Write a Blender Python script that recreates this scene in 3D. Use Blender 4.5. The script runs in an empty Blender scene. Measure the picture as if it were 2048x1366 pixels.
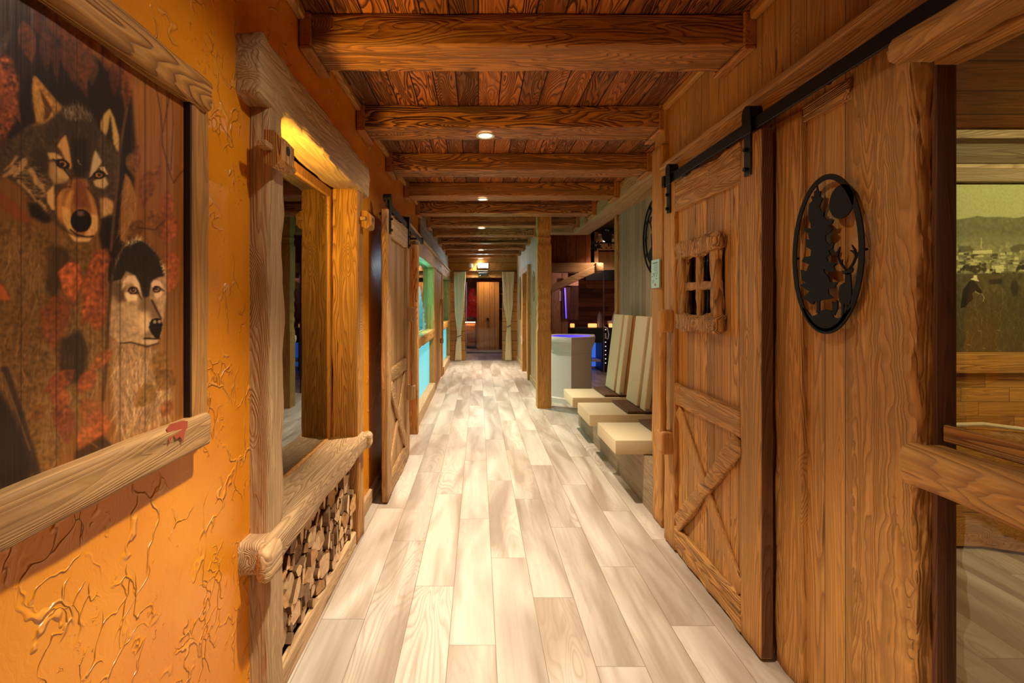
import bpy, bmesh, math, random
import numpy as np
from mathutils import Vector, Matrix, noise

random.seed(7)
SC = bpy.context.scene
COL = SC.collection
PI = math.pi

# ------------------------------------------------------------------ frame
W, H = 2048, 1366
F, CX, CY, EYE = 1000.0, 957.0, 607.0, 1.40
cam = bpy.data.cameras.new('camera')
cam.sensor_width = 36.0
cam.lens = 36.0 * F / W
cam.shift_x = (W / 2 - CX) / W
cam.shift_y = -(H / 2 - CY) / W
cam.clip_start = 0.02
co = bpy.data.objects.new('camera', cam)
COL.objects.link(co)
co.location = (0, 0, EYE)
co.rotation_euler = (PI / 2, 0, 0)
SC.camera = co
vs = SC.view_settings
vs.view_transform = 'Standard'
vs.look = 'None'
vs.gamma = 1.0
vs.exposure = 0.0
vs.use_curve_mapping = False


def lin(r, g, b):
    def f(c):
        c = c / 255.0
        return c / 12.92 if c <= 0.04045 else ((c + 0.055) / 1.055) ** 2.4
    return (f(r), f(g), f(b))


# ------------------------------------------------------------------ node helper
class NT:
    def __init__(s, name):
        m = bpy.data.materials.new(name)
        m.use_nodes = True
        s.m = m
        s.t = m.node_tree
        s.t.nodes.clear()
        s.out = s.n('ShaderNodeOutputMaterial')

    def n(s, typ, **kw):
        nd = s.t.nodes.new(typ)
        for k, v in kw.items():
            setattr(nd, k, v)
        return nd

    def put(s, sock, v):
        if v is None:
            return
        if isinstance(v, bpy.types.NodeSocket):
            s.t.links.new(v, sock)
        elif isinstance(v, (tuple, list)) and sock.type == 'RGBA' and len(v) == 3:
            sock.default_value = (*v, 1)
        else:
            sock.default_value = v

    def math(s, op, a, b=None, c=None, clamp=False):
        nd = s.n('ShaderNodeMath', operation=op)
        nd.use_clamp = clamp
        s.put(nd.inputs[0], a)
        s.put(nd.inputs[1], b)
        s.put(nd.inputs[2], c)
        return nd.outputs[0]

    def vec(s, op, a, b=None):
        nd = s.n('ShaderNodeVectorMath', operation=op)
        s.put(nd.inputs[0], a)
        if op == 'SCALE':
            s.put(nd.inputs[3], b)
        else:
            s.put(nd.inputs[1], b)
        return nd.outputs[0]

    def noise(s, v, scale, detail=2.0, rough=0.5, dist=0.0):
        nd = s.n('ShaderNodeTexNoise')
        s.put(nd.inputs['Vector'], v)
        s.put(nd.inputs['Scale'], scale)
        s.put(nd.inputs['Detail'], detail)
        s.put(nd.inputs['Roughness'], rough)
        s.put(nd.inputs['Distortion'], dist)
        return nd.outputs['Fac']

    def ramp(s, fac, stops):
        nd = s.n('ShaderNodeValToRGB')
        cr = nd.color_ramp
        while len(cr.elements) < len(stops):
            cr.elements.new(0.5)
        for e, (p, c) in zip(cr.elements, stops):
            e.position = p
            e.color = (*c, 1) if len(c) == 3 else c
        s.put(nd.inputs['Fac'], fac)
        return nd.outputs['Color']

    def mix(s, fac, a, b, mode='MIX'):
        nd = s.n('ShaderNodeMix', data_type='RGBA', blend_type=mode)
        s.put(nd.inputs['Factor'], fac)
        s.put(nd.inputs['A'] if False else nd.inputs[6], a)
        s.put(nd.inputs[7], b)
        return nd.outputs[2]

    def maprange(s, v, a, b, c=0.0, d=1.0):
        nd = s.n('ShaderNodeMapRange')
        s.put(nd.inputs[0], v)
        for i, x in enumerate((a, b, c, d)):
            nd.inputs[i + 1].default_value = x
        return nd.outputs[0]

    def principled(s, color, rough=0.5, normal=None, metal=0.0, spec=0.5, emit=None, estr=0.0):
        p = s.n('ShaderNodeBsdfPrincipled')
        s.put(p.inputs['Base Color'], color)
        s.put(p.inputs['Roughness'], rough)
        s.put(p.inputs['Metallic'], metal)
        p.inputs['Specular IOR Level'].default_value = spec
        if emit is not None:
            s.put(p.inputs['Emission Color'], emit)
            p.inputs['Emission Strength'].default_value = estr
        if normal is not None:
            s.put(p.inputs['Normal'], normal)
        s.t.links.new(p.outputs[0], s.out.inputs[0])
        return p

    def bump(s, h, strength, dist):
        nd = s.n('ShaderNodeBump')
        nd.inputs['Strength'].default_value = strength
        nd.inputs['Distance'].default_value = dist
        s.put(nd.inputs['Height'], h)
        return nd.outputs[0]


MATS = {}


def wood(name, light, dark, axis='Z', board=None, bw=0.12, scale=1.0, rings=15.0, contrast=1.0,
         rough=0.6, bump=0.6, tone=0.25, groove=0.035, length=None, st_=0.075):
    """brushed softwood; axis = grain direction; board = axis across which boards are laid"""
    key = name
    if key in MATS:
        return MATS[key]
    t = NT(name)
    tc = t.n('ShaderNodeTexCoord')
    oi = t.n('ShaderNodeObjectInfo')
    rnd = oi.outputs['Random']
    pos = tc.outputs['Object']
    sep = t.n('ShaderNodeSeparateXYZ')
    t.put(sep.inputs[0], pos)
    comp = {'X': sep.outputs[0], 'Y': sep.outputs[1], 'Z': sep.outputs[2]}
    off = t.math('MULTIPLY', rnd, 31.7)
    tone_v = t.math('MULTIPLY_ADD', rnd, tone * 0.6, 1.0 - tone * 0.3)
    gmask = None
    if board:
        q = t.math('DIVIDE', comp[board], bw)
        # uneven boards
        idx = t.math('FLOOR', q)
        fr = t.math('FRACT', q)
        wn = t.n('ShaderNodeTexWhiteNoise', noise_dimensions='1D')
        t.put(wn.inputs['W'], t.math('ADD', idx, 3.3))
        bid = wn.outputs['Value']
        if length:
            r = t.math('DIVIDE', t.math('ADD', comp[axis], t.math('MULTIPLY', bid, length * 7.0)), length)
            ri = t.math('FLOOR', r)
            rf = t.math('FRACT', r)
            wn2 = t.n('ShaderNodeTexWhiteNoise', noise_dimensions='2D')
            cmb = t.n('ShaderNodeCombineXYZ')
            t.put(cmb.inputs[0], idx)
            t.put(cmb.inputs[1], ri)
            t.put(wn2.inputs['Vector'], cmb.outputs[0])
            bid = wn2.outputs['Value']
        off = t.math('ADD', off, t.math('MULTIPLY', bid, 53.0))
        tone_v = t.math('MULTIPLY_ADD', bid, tone * 1.6, 1.0 - tone * 0.8)
        g = t.math('ABSOLUTE', t.math('SUBTRACT', fr, 0.5))
        gmask = t.maprange(g, 0.5 - groove, 0.5, 0.0, 1.0)
        if length:
            g2 = t.math('ABSOLUTE', t.math('SUBTRACT', rf, 0.5))
            gm2 = t.maprange(g2, 0.5 - groove * bw / length, 0.5, 0.0, 1.0)
            gmask = t.math('MAXIMUM', gmask, gm2)
    cmb = t.n('ShaderNodeCombineXYZ')
    for i in range(3):
        t.put(cmb.inputs[i], off)
    p2 = t.vec('ADD', pos, cmb.outputs[0])
    st = {'X': (st_, 1, 1), 'Y': (1, st_, 1), 'Z': (1, 1, st_)}[axis]
    st2 = {'X': (0.02, 1, 1), 'Y': (1, 0.02, 1), 'Z': (1, 1, 0.02)}[axis]
    ps = t.vec('MULTIPLY', p2, st)
    pf = t.vec('MULTIPLY', p2, st2)
    pk = t.vec('MULTIPLY', p2, {'X': (0.45, 1, 1), 'Y': (1, 0.45, 1), 'Z': (1, 1, 0.45)}[axis])
    # knots
    vor = t.n('ShaderNodeTexVoronoi', feature='F1')
    t.put(vor.inputs['Vector'], pk)
    vor.inputs['Scale'].default_value = 3.6 * scale
    kd = vor.outputs['Distance']
    knot = t.maprange(kd, 0.02, 0.085, 1.0, 0.0)
    swirl = t.maprange(kd, 0.0, 0.26, 0.42, 0.0)
    n1 = t.noise(ps, 7.5 * scale, 2.0, 0.45, 0.35)
    ph = t.math('FRACT', t.math('MULTIPLY', t.math('ADD', n1, swirl), rings * 2.1))
    line = t.ramp(ph, [(0.0, (0.1,) * 3), (0.35, (0.0,) * 3), (0.78, (0.75,) * 3), (0.9, (1.0,) * 3), (1.0, (0.1,) * 3)])
    fib = t.noise(pf, 85.0 * scale, 2.0, 0.6)
    brd = t.noise(ps, 1.7, 2.0, 0.5)
    mask = t.math('MULTIPLY', line, t.maprange(fib, 0.2, 0.75, 0.35, 1.0))
    mask = t.math('MULTIPLY', mask, t.maprange(brd, 0.35, 0.65, 0.35, 1.0))
    mask = t.math('MULTIPLY', mask, contrast * 1.2, clamp=True)
    mask = t.math('MAXIMUM', mask, t.math('MULTIPLY', knot, 0.85))
    nk = t.noise(t.vec('MULTIPLY', t.vec('ADD', p2, (3.1, 7.7, 5.3)), st), 42.0 * scale, 1.0, 0.5, 0.6)
    nick = t.math('MULTIPLY', t.maprange(nk, 0.66, 0.73, 0.0, 0.9), t.maprange(brd, 0.42, 0.55, 0.15, 1.0))
    mask = t.math('MAXIMUM', mask, nick)
    col = t.mix(mask, light, dark)
    fv = t.maprange(fib, 0.3, 0.7, 0.74, 1.14)
    bv = t.maprange(brd, 0.3, 0.7, 0.85, 1.12)
    tv = t.math('MULTIPLY', t.math('MULTIPLY', fv, bv), tone_v)
    cc = t.n('ShaderNodeCombineColor')
    for i in range(3):
        t.put(cc.inputs[i], tv)
    col = t.mix(1.0, col, cc.outputs[0], 'MULTIPLY')
    h = t.math('SUBTRACT', t.math('MULTIPLY', fib, 0.35), t.math('MULTIPLY', mask, 0.8))
    if gmask is not None:
        col = t.mix(gmask, col, tuple(c * 0.12 for c in dark))
        h = t.math('SUBTRACT', h, t.math('MULTIPLY', gmask, 2.0))
    chip = t.noise(t.vec('MULTIPLY', p2, {'X': (0.3, 1, 1), 'Y': (1, 0.3, 1), 'Z': (1, 1, 0.3)}[axis]), 16.0, 2.0, 0.5, 1.2)
    h = t.math('ADD', h, t.math('MULTIPLY', chip, 1.3))
    t.principled(col, rough, t.bump(h, bump, 0.006), spec=0.35)
    MATS[key] = t.m
    return t.m


def plain(name, color, rough=0.5, metal=0.0, spec=0.5, bump=0.0, bscale=120.0):
    if name in MATS:
        return MATS[name]
    t = NT(name)
    tc = t.n('ShaderNodeTexCoord')
    n = t.noise(tc.outputs['Object'], bscale, 3.0, 0.6)
    col = t.mix(t.maprange(n, 0.3, 0.7, 0.0, 1.0), tuple(c * 0.9 for c in color), tuple(min(1, c * 1.06) for c in color))
    t.principled(col, rough, t.bump(n, bump, 0.002) if bump else None, metal, spec)
    MATS[name] = t.m
    return t.m


def glow(name, color, strength, base=(0.8, 0.8, 0.8)):
    if name in MATS:
        return MATS[name]
    t = NT(name)
    t.principled(base, 0.4, emit=color, estr=strength)
    MATS[name] = t.m
    return t.m


def glass(name, tint=(1, 1, 1), ior=1.5, gl=(1, 1, 1), boost=0.0):
    if name in MATS:
        return MATS[name]
    t = NT(name)
    fr = t.n('ShaderNodeFresnel')
    fr.inputs['IOR'].default_value = ior
    tr = t.n('ShaderNodeBsdfTransparent')
    t.put(tr.inputs[0], tint)
    g = t.n('ShaderNodeBsdfGlossy')
    g.inputs['Roughness'].default_value = 0.015
    t.put(g.inputs[0], gl)
    mx = t.n('ShaderNodeMixShader')
    geo = t.n('ShaderNodeNewGeometry')
    fac = t.math('MULTIPLY', t.math('ADD', fr.outputs[0], boost, clamp=True), t.math('SUBTRACT', 1.0, geo.outputs['Backfacing']))
    t.put(mx.inputs[0], fac)
    t.t.links.new(tr.outputs[0], mx.inputs[1])
    t.t.links.new(g.outputs[0], mx.inputs[2])
    t.t.links.new(mx.outputs[0], t.out.inputs[0])
    MATS[name] = t.m
    return t.m


# ------------------------------------------------------------------ mesh builder (world coordinates)
class MB:
    def __init__(s):
        s.v = []
        s.f = []
        s.mi = []

    def add(s, verts, faces, mi=0):
        o = len(s.v)
        s.v += [tuple(p) for p in verts]
        s.f += [tuple(i + o for i in f) for f in faces]
        s.mi += [mi] * len(faces)
        return s

    def addbm(s, bm, mi=0):
        bm.verts.index_update()
        s.add([v.co[:] for v in bm.verts], [[v.index for v in f.verts] for f in bm.faces], mi)
        bm.free()
        return s

    def box(s, x0, x1, y0, y1, z0, z1, bev=0.0, mi=0, rot=None, seg=1):
        """axis box; rot = Matrix applied about its centre"""
        bm = bmesh.new()
        bmesh.ops.create_cube(bm, size=1.0)
        c = Vector(((x0 + x1) / 2, (y0 + y1) / 2, (z0 + z1) / 2))
        d = (abs(x1 - x0), abs(y1 - y0), abs(z1 - z0))
        for v in bm.verts:
            v.co = Vector((v.co.x * d[0], v.co.y * d[1], v.co.z * d[2]))
        if bev > 0:
            bmesh.ops.bevel(bm, geom=bm.edges[:], offset=min(bev, min(d) * 0.45), segments=seg, affect='EDGES', profile=0.6)
        for v in bm.verts:
            v.co = (rot @ v.co if rot is not None else v.co) + c
        return s.addbm(bm, mi)

    def rough(s, p0, p1, w, h, r=0.012, amp=0.005, seed=0, step=0.05, mi=0, side=None, freq=5.0, wave=0.0, taper=None):
        """hand hewn timber from p0 to p1; w along side, h along the third axis"""
        p0, p1 = Vector(p0), Vector(p1)
        ax = (p1 - p0)
        L = ax.length
        ax.normalize()
        if side is None:
            side = Vector((1, 0, 0)) if abs(ax.x) < 0.6 else Vector((0, 1, 0))
        side = Vector(side)
        side = (side - ax * side.dot(ax)).normalized()
        up = ax.cross(side).normalized()
        if up.z < -0.01 or (abs(up.z) < 0.01 and up.y < 0):
            up = -up
        k = 5
        a, b = w / 2, h / 2
        sec = []
        cs = [(a - r, b - r, 0), (-a + r, b - r, 90), (-a + r, -b + r, 180), (a - r, -b + r, 270)]
        for i, (x, y, a0) in enumerate(cs):
            for q in (0, 45, 90):
                t = math.radians(a0 + q)
                sec.append((x + r * math.cos(t), y + r * math.sin(t), math.cos(t), math.sin(t), 1.5))
            nx, ny, na = cs[(i + 1) % 4]
            t1 = math.radians(a0 + 90)
            sx, sy = x + r * math.cos(t1), y + r * math.sin(t1)
            ex, ey = nx + r * math.cos(t1), ny + r * math.sin(t1)
            for j in range(1, k):
                f = j / k
                sec.append((sx + (ex - sx) * f, sy + (ey - sy) * f, math.cos(t1), math.sin(t1), 0.7))
        n = len(sec)
        ns = max(2, int(L / step))
        rings = [(0.0, 0.75)] + [(r * 0.6 / L, 1.0)] + [((i) / ns, 1.0) for i in range(1, ns)] + [(1 - r * 0.6 / L, 1.0), (1.0, 0.75)]
        vs_ = []
        sd = Vector((seed * 13.1, seed * 7.7, seed * 3.3))
        for ri, (tt, sc) in enumerate(rings):
            c = p0 + ax * (L * tt)
            inset = 0.0 if sc == 1.0 else r * 0.6
            for (x, y, nx, ny, wgt) in sec:
                q = Vector((x * freq * 2.6, y * freq * 2.6, tt * L * freq * 0.5)) + sd
                d = amp * wgt * (noise.noise(q) + 0.6 * noise.noise(q * 2.7))
                if wave:
                    d += wave * ny * math.sin(tt * L * 7.0 + seed + 1.5 * math.sin(tt * L * 3.1))
                vs_.append(c + side * (x + nx * (d - inset)) + up * (y + ny * (d - inset)))
        fs = []
        nr = len(rings)
        for i in range(nr - 1):
            for j in range(n):
                j2 = (j + 1) % n
                fs.append((i * n + j, i * n + j2, (i + 1) * n + j2, (i + 1) * n + j))
        fs.append(tuple(range(n - 1, -1, -1)))
        fs.append(tuple((nr - 1) * n + j for j in range(n)))
        # orientation
        flip = side.cross(up).dot(ax) < 0
        if flip:
            fs = [tuple(reversed(f)) for f in fs]
        return s.add(vs_, fs, mi)

    def tube(s, pts, r, n=8, mi=0, caps=True):
        pts = [Vector(p) for p in pts]
        rs = r if isinstance(r, (list, tuple)) else [r] * len(pts)
        vs_ = []
        pu = None
        for i, p in enumerate(pts):
            d = (pts[min(i + 1, len(pts) - 1)] - pts[max(i - 1, 0)]).normalized()
            u = (pu if pu is not None else (Vector((0, 0, 1)) if abs(d.z) < 0.9 else Vector((1, 0, 0))))
            u = (u - d * u.dot(d)).normalized()
            pu = u
            w = d.cross(u)
            for k in range(n):
                a = 2 * PI * k / n
                vs_.append(p + (u * math.cos(a) + w * math.sin(a)) * rs[i])
        fs = []
        for i in range(len(pts) - 1):
            for k in range(n):
                k2 = (k + 1) % n
                fs.append((i * n + k, i * n + k2, (i + 1) * n + k2, (i + 1) * n + k))
        if caps:
            fs.append(tuple(range(n - 1, -1, -1)))
            fs.append(tuple((len(pts) - 1) * n + k for k in range(n)))
        return s.add(vs_, fs, mi)

    def prism(s, pts, ext, mi=0):
        """pts: planar loop of 3d points, extruded by vector ext"""
        ext = Vector(ext)
        bm = bmesh.new()
        vv = [bm.verts.new(Vector(p)) for p in pts]
        f = bm.faces.new(vv)
        f.normal_update()
        r = bmesh.ops.extrude_face_region(bm, geom=[f])
        for e in r['geom']:
            if isinstance(e, bmesh.types.BMVert):
                e.co += ext
        bmesh.ops.recalc_face_normals(bm, faces=bm.faces[:])
        big = [f for f in bm.faces if len(f.verts) > 4]
        if big:
            bmesh.ops.triangulate(bm, faces=big)
        return s.addbm(bm, mi)

    def lathe(s, prof, c, n=24, mi=0, sx=1.0, sy=1.0, a0=0.0, caps=True):
        vs_, fs = [], []
        for (r, z) in prof:
            for k in range(n):
                a = a0 + 2 * PI * k / n
                vs_.append((c[0] + r * sx * math.cos(a), c[1] + r * sy * math.sin(a), c[2] + z))
        m = len(prof)
        for i in range(m - 1):
            for k in range(n):
                k2 = (k + 1) % n
                fs.append((i * n + k, i * n + k2, (i + 1) * n + k2, (i + 1) * n + k))
        if caps:
            fs.append(tuple(range(n - 1, -1, -1)))
            fs.append(tuple((m - 1) * n + k for k in range(n)))
        return s.add(vs_, fs, mi)

    def loft(s, plan, prof, mi=0):
        """plan: xy loop; prof: (scale about the centre, z)"""
        n = len(plan)
        cx = sum(p[0] for p in plan) / n
        cy = sum(p[1] for p in plan) / n
        vs_ = [(cx + (x - cx) * k, cy + (y - cy) * k, z) for k, z in prof for x, y in plan]
        fs = []
        for i in range(len(prof) - 1):
            for k in range(n):
                k2 = (k + 1) % n
                fs.append((i * n + k, i * n + k2, (i + 1) * n + k2, (i + 1) * n + k))
        fs.append(tuple(range(n - 1, -1, -1)))
        fs.append(tuple((len(prof) - 1) * n + k for k in range(n)))
        return s.add(vs_, fs, mi)

    def build(s, name, mats, parent=None, smooth=None):
        if not isinstance(mats, (list, tuple)):
            mats = [mats]
        org = Vector((0, 0, 0))
        if parent is not None:
            p = parent
            while p is not None:
                org += p.location
                p = p.parent
        me = bpy.data.meshes.new(name)
        me.from_pydata([(v[0] - org.x, v[1] - org.y, v[2] - org.z) for v in s.v], [], s.f)
        for m in mats:
            me.materials.append(m)
        me.polygons.foreach_set('material_index', s.mi)
        if smooth is not None:
            me.polygons.foreach_set('use_smooth', [True] * len(me.polygons))
            me.update()
            me.set_sharp_from_angle(angle=math.radians(smooth))
        me.update()
        o = bpy.data.objects.new(name, me)
        COL.objects.link(o)
        if parent is not None:
            o.parent = parent
        return o


def tag(o, label=None, cat=None, group=None, kind=None):
    if label:
        o['label'] = label
    if cat:
        o['category'] = cat
    if group:
        o['group'] = group
    if kind:
        o['kind'] = kind
    return o


def thing(name, loc, label, cat, group=None, kind='thing'):
    e = bpy.data.objects.new(name, None)
    e.empty_display_size = 0.1
    COL.objects.link(e)
    e.location = loc
    return tag(e, label, cat, group, kind)


def struct(o, label=None):
    o['kind'] = 'structure'
    if label:
        o['label'] = label
    return o


def atx(px, py, x):
    """world (x, Y, z) of a photo pixel on the plane X = x"""
    Y = F * x / (px - CX)
    return (x, Y, EYE - (py - CY) * Y / F)


def aty(px, py, Y):
    return ((px - CX) * Y / F, Y, EYE - (py - CY) * Y / F)
# ------------------------------------------------------------------ palette
LARCH = ((0.54, 0.255, 0.060), (0.12, 0.037, 0.008))
PALE = ((0.48, 0.265, 0.10), (0.15, 0.06, 0.018))
TAN = ((0.55, 0.35, 0.17), (0.27, 0.145, 0.06))
RED = ((0.37, 0.115, 0.024), (0.055, 0.012, 0.003))
BEAM = ((0.48, 0.185, 0.040), (0.075, 0.018, 0.004))
GREY = ((0.34, 0.235, 0.135), (0.16, 0.095, 0.05))
DARKW = ((0.14, 0.055, 0.02), (0.045, 0.015, 0.006))
SAUNA = ((0.42, 0.17, 0.06), (0.22, 0.075, 0.025))


def larch(ax, **k):
    return wood('larch_' + ax + str(sorted(k.items())), *LARCH, axis=ax, **k)


def pale(ax, **k):
    return wood('pale_larch_' + ax + str(sorted(k.items())), *PALE, axis=ax, **k)


def tan(ax, **k):
    return wood('tan_wood_' + ax + str(sorted(k.items())), *TAN, axis=ax, **k)


def beamw(ax, **k):
    return wood('beam_wood_' + ax + str(sorted(k.items())), *BEAM, axis=ax, **k)


def darkw(ax, **k):
    return wood('dark_wood_' + ax + str(sorted(k.items())), *DARKW, axis=ax, **k)


def greyw(ax, **k):
    return wood('grey_wood_' + ax + str(sorted(k.items())), *GREY, axis=ax, **k)


def saunaw(ax, **k):
    return wood('sauna_wood_' + ax + str(sorted(k.items())), *SAUNA, axis=ax, **k)


def mat_stucco():
    t = NT('orange_stucco')
    tc = t.n('ShaderNodeTexCoord')
    p = tc.outputs['Object']
    wob = t.n('ShaderNodeTexNoise')
    t.put(wob.inputs['Vector'], p)
    wob.inputs['Scale'].default_value = 7.0
    wob.inputs['Detail'].default_value = 3.0
    d = t.vec('ADD', p, t.vec('SCALE', t.vec('SUBTRACT', wob.outputs['Color'], (0.5, 0.5, 0.5)), 0.22))
    v = t.n('ShaderNodeTexVoronoi', feature='DISTANCE_TO_EDGE')
    t.put(v.inputs['Vector'], t.vec('MULTIPLY', d, (1.0, 1.1, 0.8)))
    v.inputs['Scale'].default_value = 7.0
    ridge = t.maprange(v.outputs['Distance'], 0.0, 0.042, 1.0, 0.0)
    ridge = t.math('SMOOTH_MIN', ridge, 0.75, 0.3)
    v2 = t.n('ShaderNodeTexVoronoi', feature='DISTANCE_TO_EDGE')
    t.put(v2.inputs['Vector'], t.vec('MULTIPLY', d, (1.0, 1.0, 0.55)))
    v2.inputs['Scale'].default_value = 15.0
    ridge2 = t.math('POWER', t.maprange(v2.outputs['Distance'], 0.0, 0.05, 1.0, 0.0), 2.0)
    m1 = t.maprange(t.noise(p, 5.0, 2.0), 0.50, 0.58, 0.0, 1.0)
    m2 = t.maprange(t.noise(t.vec('ADD', p, (9, 4, 2)), 6.0, 2.0), 0.55, 0.62, 0.0, 1.0)
    crumb = t.maprange(t.noise(p, 70.0, 3.0, 0.6), 0.6, 0.75, 0.0, 1.0)
    m3 = t.maprange(t.noise(t.vec('ADD', p, (1, 8, 5)), 6.5, 2.0), 0.57, 0.66, 0.0, 1.0)
    plate = t.n('ShaderNodeTexVoronoi', feature='F1')
    t.put(plate.inputs['Vector'], t.vec('MULTIPLY', d, (1.0, 1.1, 0.8)))
    plate.inputs['Scale'].default_value = 7.0
    ps = t.n('ShaderNodeSeparateColor')
    t.put(ps.inputs[0], plate.outputs['Color'])
    h = t.math('MULTIPLY', ridge, m1)
    h = t.math('MAXIMUM', h, t.math('MULTIPLY', ridge2, t.math('MULTIPLY', m2, 0.7)))
    h = t.math('ADD', h, t.math('MULTIPLY', crumb, t.math('MULTIPLY', m3, 0.8)))
    h = t.math('ADD', h, t.math('MULTIPLY', ps.outputs[0], 0.42))
    trowel = t.noise(t.vec('MULTIPLY', d, (1, 2.5, 0.7)), 26.0, 3.0, 0.6)
    h = t.math('ADD', h, t.math('MULTIPLY', trowel, 0.18))
    var = t.noise(p, 3.0, 3.0, 0.6)
    col = t.mix(t.maprange(var, 0.3, 0.7), (0.68, 0.215, 0.005), (0.78, 0.29, 0.009))
    col = t.mix(t.math('MULTIPLY', t.math('MULTIPLY', ridge, m1), 0.5), col, (0.88, 0.42, 0.09))  # highlight along the ridge crests painted into the colour
    t.principled(col, t.maprange(trowel, 0.3, 0.7, 0.27, 0.40), t.bump(h, 0.9, 0.008), spec=0.55)
    return t.m


def mat_floor():
    t = NT('wood_look_floor_tile')
    tc = t.n('ShaderNodeTexCoord')
    sep = t.n('ShaderNodeSeparateXYZ')
    t.put(sep.inputs[0], tc.outputs['Object'])
    X, Y = sep.outputs[0], sep.outputs[1]
    w, L = 0.1915, 1.2
    q = t.math('DIVIDE', t.math('ADD', X, 50 * w - 0.0700), w)
    ci = t.math('FLOOR', q)
    cf = t.math('FRACT', q)
    # irregular stagger of the columns
    wn = t.n('ShaderNodeTexWhiteNoise', noise_dimensions='1D')
    t.put(wn.inputs['W'], ci)
    r = t.math('DIVIDE', t.math('ADD', Y, t.math('MULTIPLY_ADD', ci, 0.447, t.math('MULTIPLY', wn.outputs[0], 0.12))), L)
    ri = t.math('FLOOR', r)
    rf = t.math('FRACT', r)
    cm = t.n('ShaderNodeCombineXYZ')
    t.put(cm.inputs[0], ci)
    t.put(cm.inputs[1], ri)
    w2 = t.n('ShaderNodeTexWhiteNoise', noise_dimensions='2D')
    t.put(w2.inputs['Vector'], cm.outputs[0])
    bid = w2.outputs['Value']
    joint = t.math('MAXIMUM', t.maprange(t.math('ABSOLUTE', t.math('SUBTRACT', cf, 0.5)), 0.5 - 0.011, 0.5 - 0.004),
                   t.maprange(t.math('ABSOLUTE', t.math('SUBTRACT', rf, 0.5)), 0.5 - 0.0018, 0.5 - 0.0006))
    o = t.n('ShaderNodeCombineXYZ')
    t.put(o.inputs[0], t.math('MULTIPLY', bid, 40.0))
    t.put(o.inputs[1], t.math('MULTIPLY', bid, 73.0))
    t.put(o.inputs[2], t.math('MULTIPLY', bid, 11.0))
    p = t.vec('ADD', tc.outputs['Object'], o.outputs[0])
    ps = t.vec('MULTIPLY', p, (1, 0.16, 1))
    big = t.noise(ps, 5.0, 2.0, 0.5, 0.8)
    n1 = t.noise(ps, 4.2, 2.0, 0.45, 1.0)
    ph = t.math('FRACT', t.math('MULTIPLY', n1, 24.0))
    line = t.ramp(ph, [(0.0, (0.2,) * 3), (0.4, (0.0,) * 3), (0.85, (1.0,) * 3), (1.0, (0.2,) * 3)])
    fib = t.noise(t.vec('MULTIPLY', p, (1, 0.04, 1)), 70.0, 2.0, 0.6)
    col = t.mix(t.maprange(big, 0.36, 0.66), (0.60, 0.515, 0.42), (0.33, 0.25, 0.185))
    lm = t.math('MULTIPLY', line, t.maprange(t.noise(ps, 2.0, 1.0), 0.45, 0.70, 0.05, 0.58))
    col = t.mix(lm, col, (0.27, 0.19, 0.13))
    f = t.math('MULTIPLY', t.maprange(fib, 0.3, 0.7, 0.93, 1.05), t.maprange(bid, 0.0, 1.0, 0.84, 1.08))
    cc = t.n('ShaderNodeCombineColor')
    for i in range(3):
        t.put(cc.inputs[i], f)
    col = t.mix(1.0, col, cc.outputs[0], 'MULTIPLY')
    col = t.mix(t.math('MULTIPLY', joint, 0.85), col, (0.20, 0.12, 0.07))
    h = t.math('SUBTRACT', t.math('MULTIPLY', fib, 0.25), joint)
    t.principled(col, t.maprange(fib, 0.3, 0.7, 0.33, 0.45), t.bump(h, 0.22, 0.003), spec=0.45)
    return t.m


M_STUCCO = mat_stucco()
M_FLOOR = mat_floor()
M_BLACK = plain('black_steel', (0.012, 0.011, 0.011), 0.45, 0.6, 0.5, 0.1)
M_RUST = plain('dark_brown_metal', (0.012, 0.005, 0.003), 0.6, 0.2, 0.2, 0.15)
M_STEEL = plain('brushed_steel', (0.55, 0.55, 0.57), 0.3, 1.0)
M_WHITE = plain('white_plastic', (0.72, 0.70, 0.66), 0.5)
M_CURTAIN = plain('cream_curtain_cloth', (0.70, 0.56, 0.34), 0.9, 0.0, 0.1, 0.2, 300.0)
M_VINYL = plain('beige_lounger_board', (0.62, 0.50, 0.31), 0.65, 0.0, 0.3, 0.15, 160.0)
M_STONE = plain('rough_white_plaster', (0.66, 0.57, 0.50), 0.9, 0.0, 0.2, 0.6, 90.0)
M_BLACKP = plain('matt_black_board', (0.010, 0.010, 0.012), 0.5)
M_LAMP = glow('downlight_glow', (1.0, 0.80, 0.55), 9.0)
M_GLASS = glass('window_glass', (0.93, 0.95, 0.95), 1.55)
M_NICHE = glass('dark_reflecting_glass', (0.5, 0.45, 0.4), 1.85, boost=0.05)
# ------------------------------------------------------------------ room shell
XL = -0.77      # plaster wall face, left
XR = 1.165      # boarded wall face, right
ZC = 2.65       # ceiling
ZB = 2.51       # underside of the beams
YE = 12.3       # end wall

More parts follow.
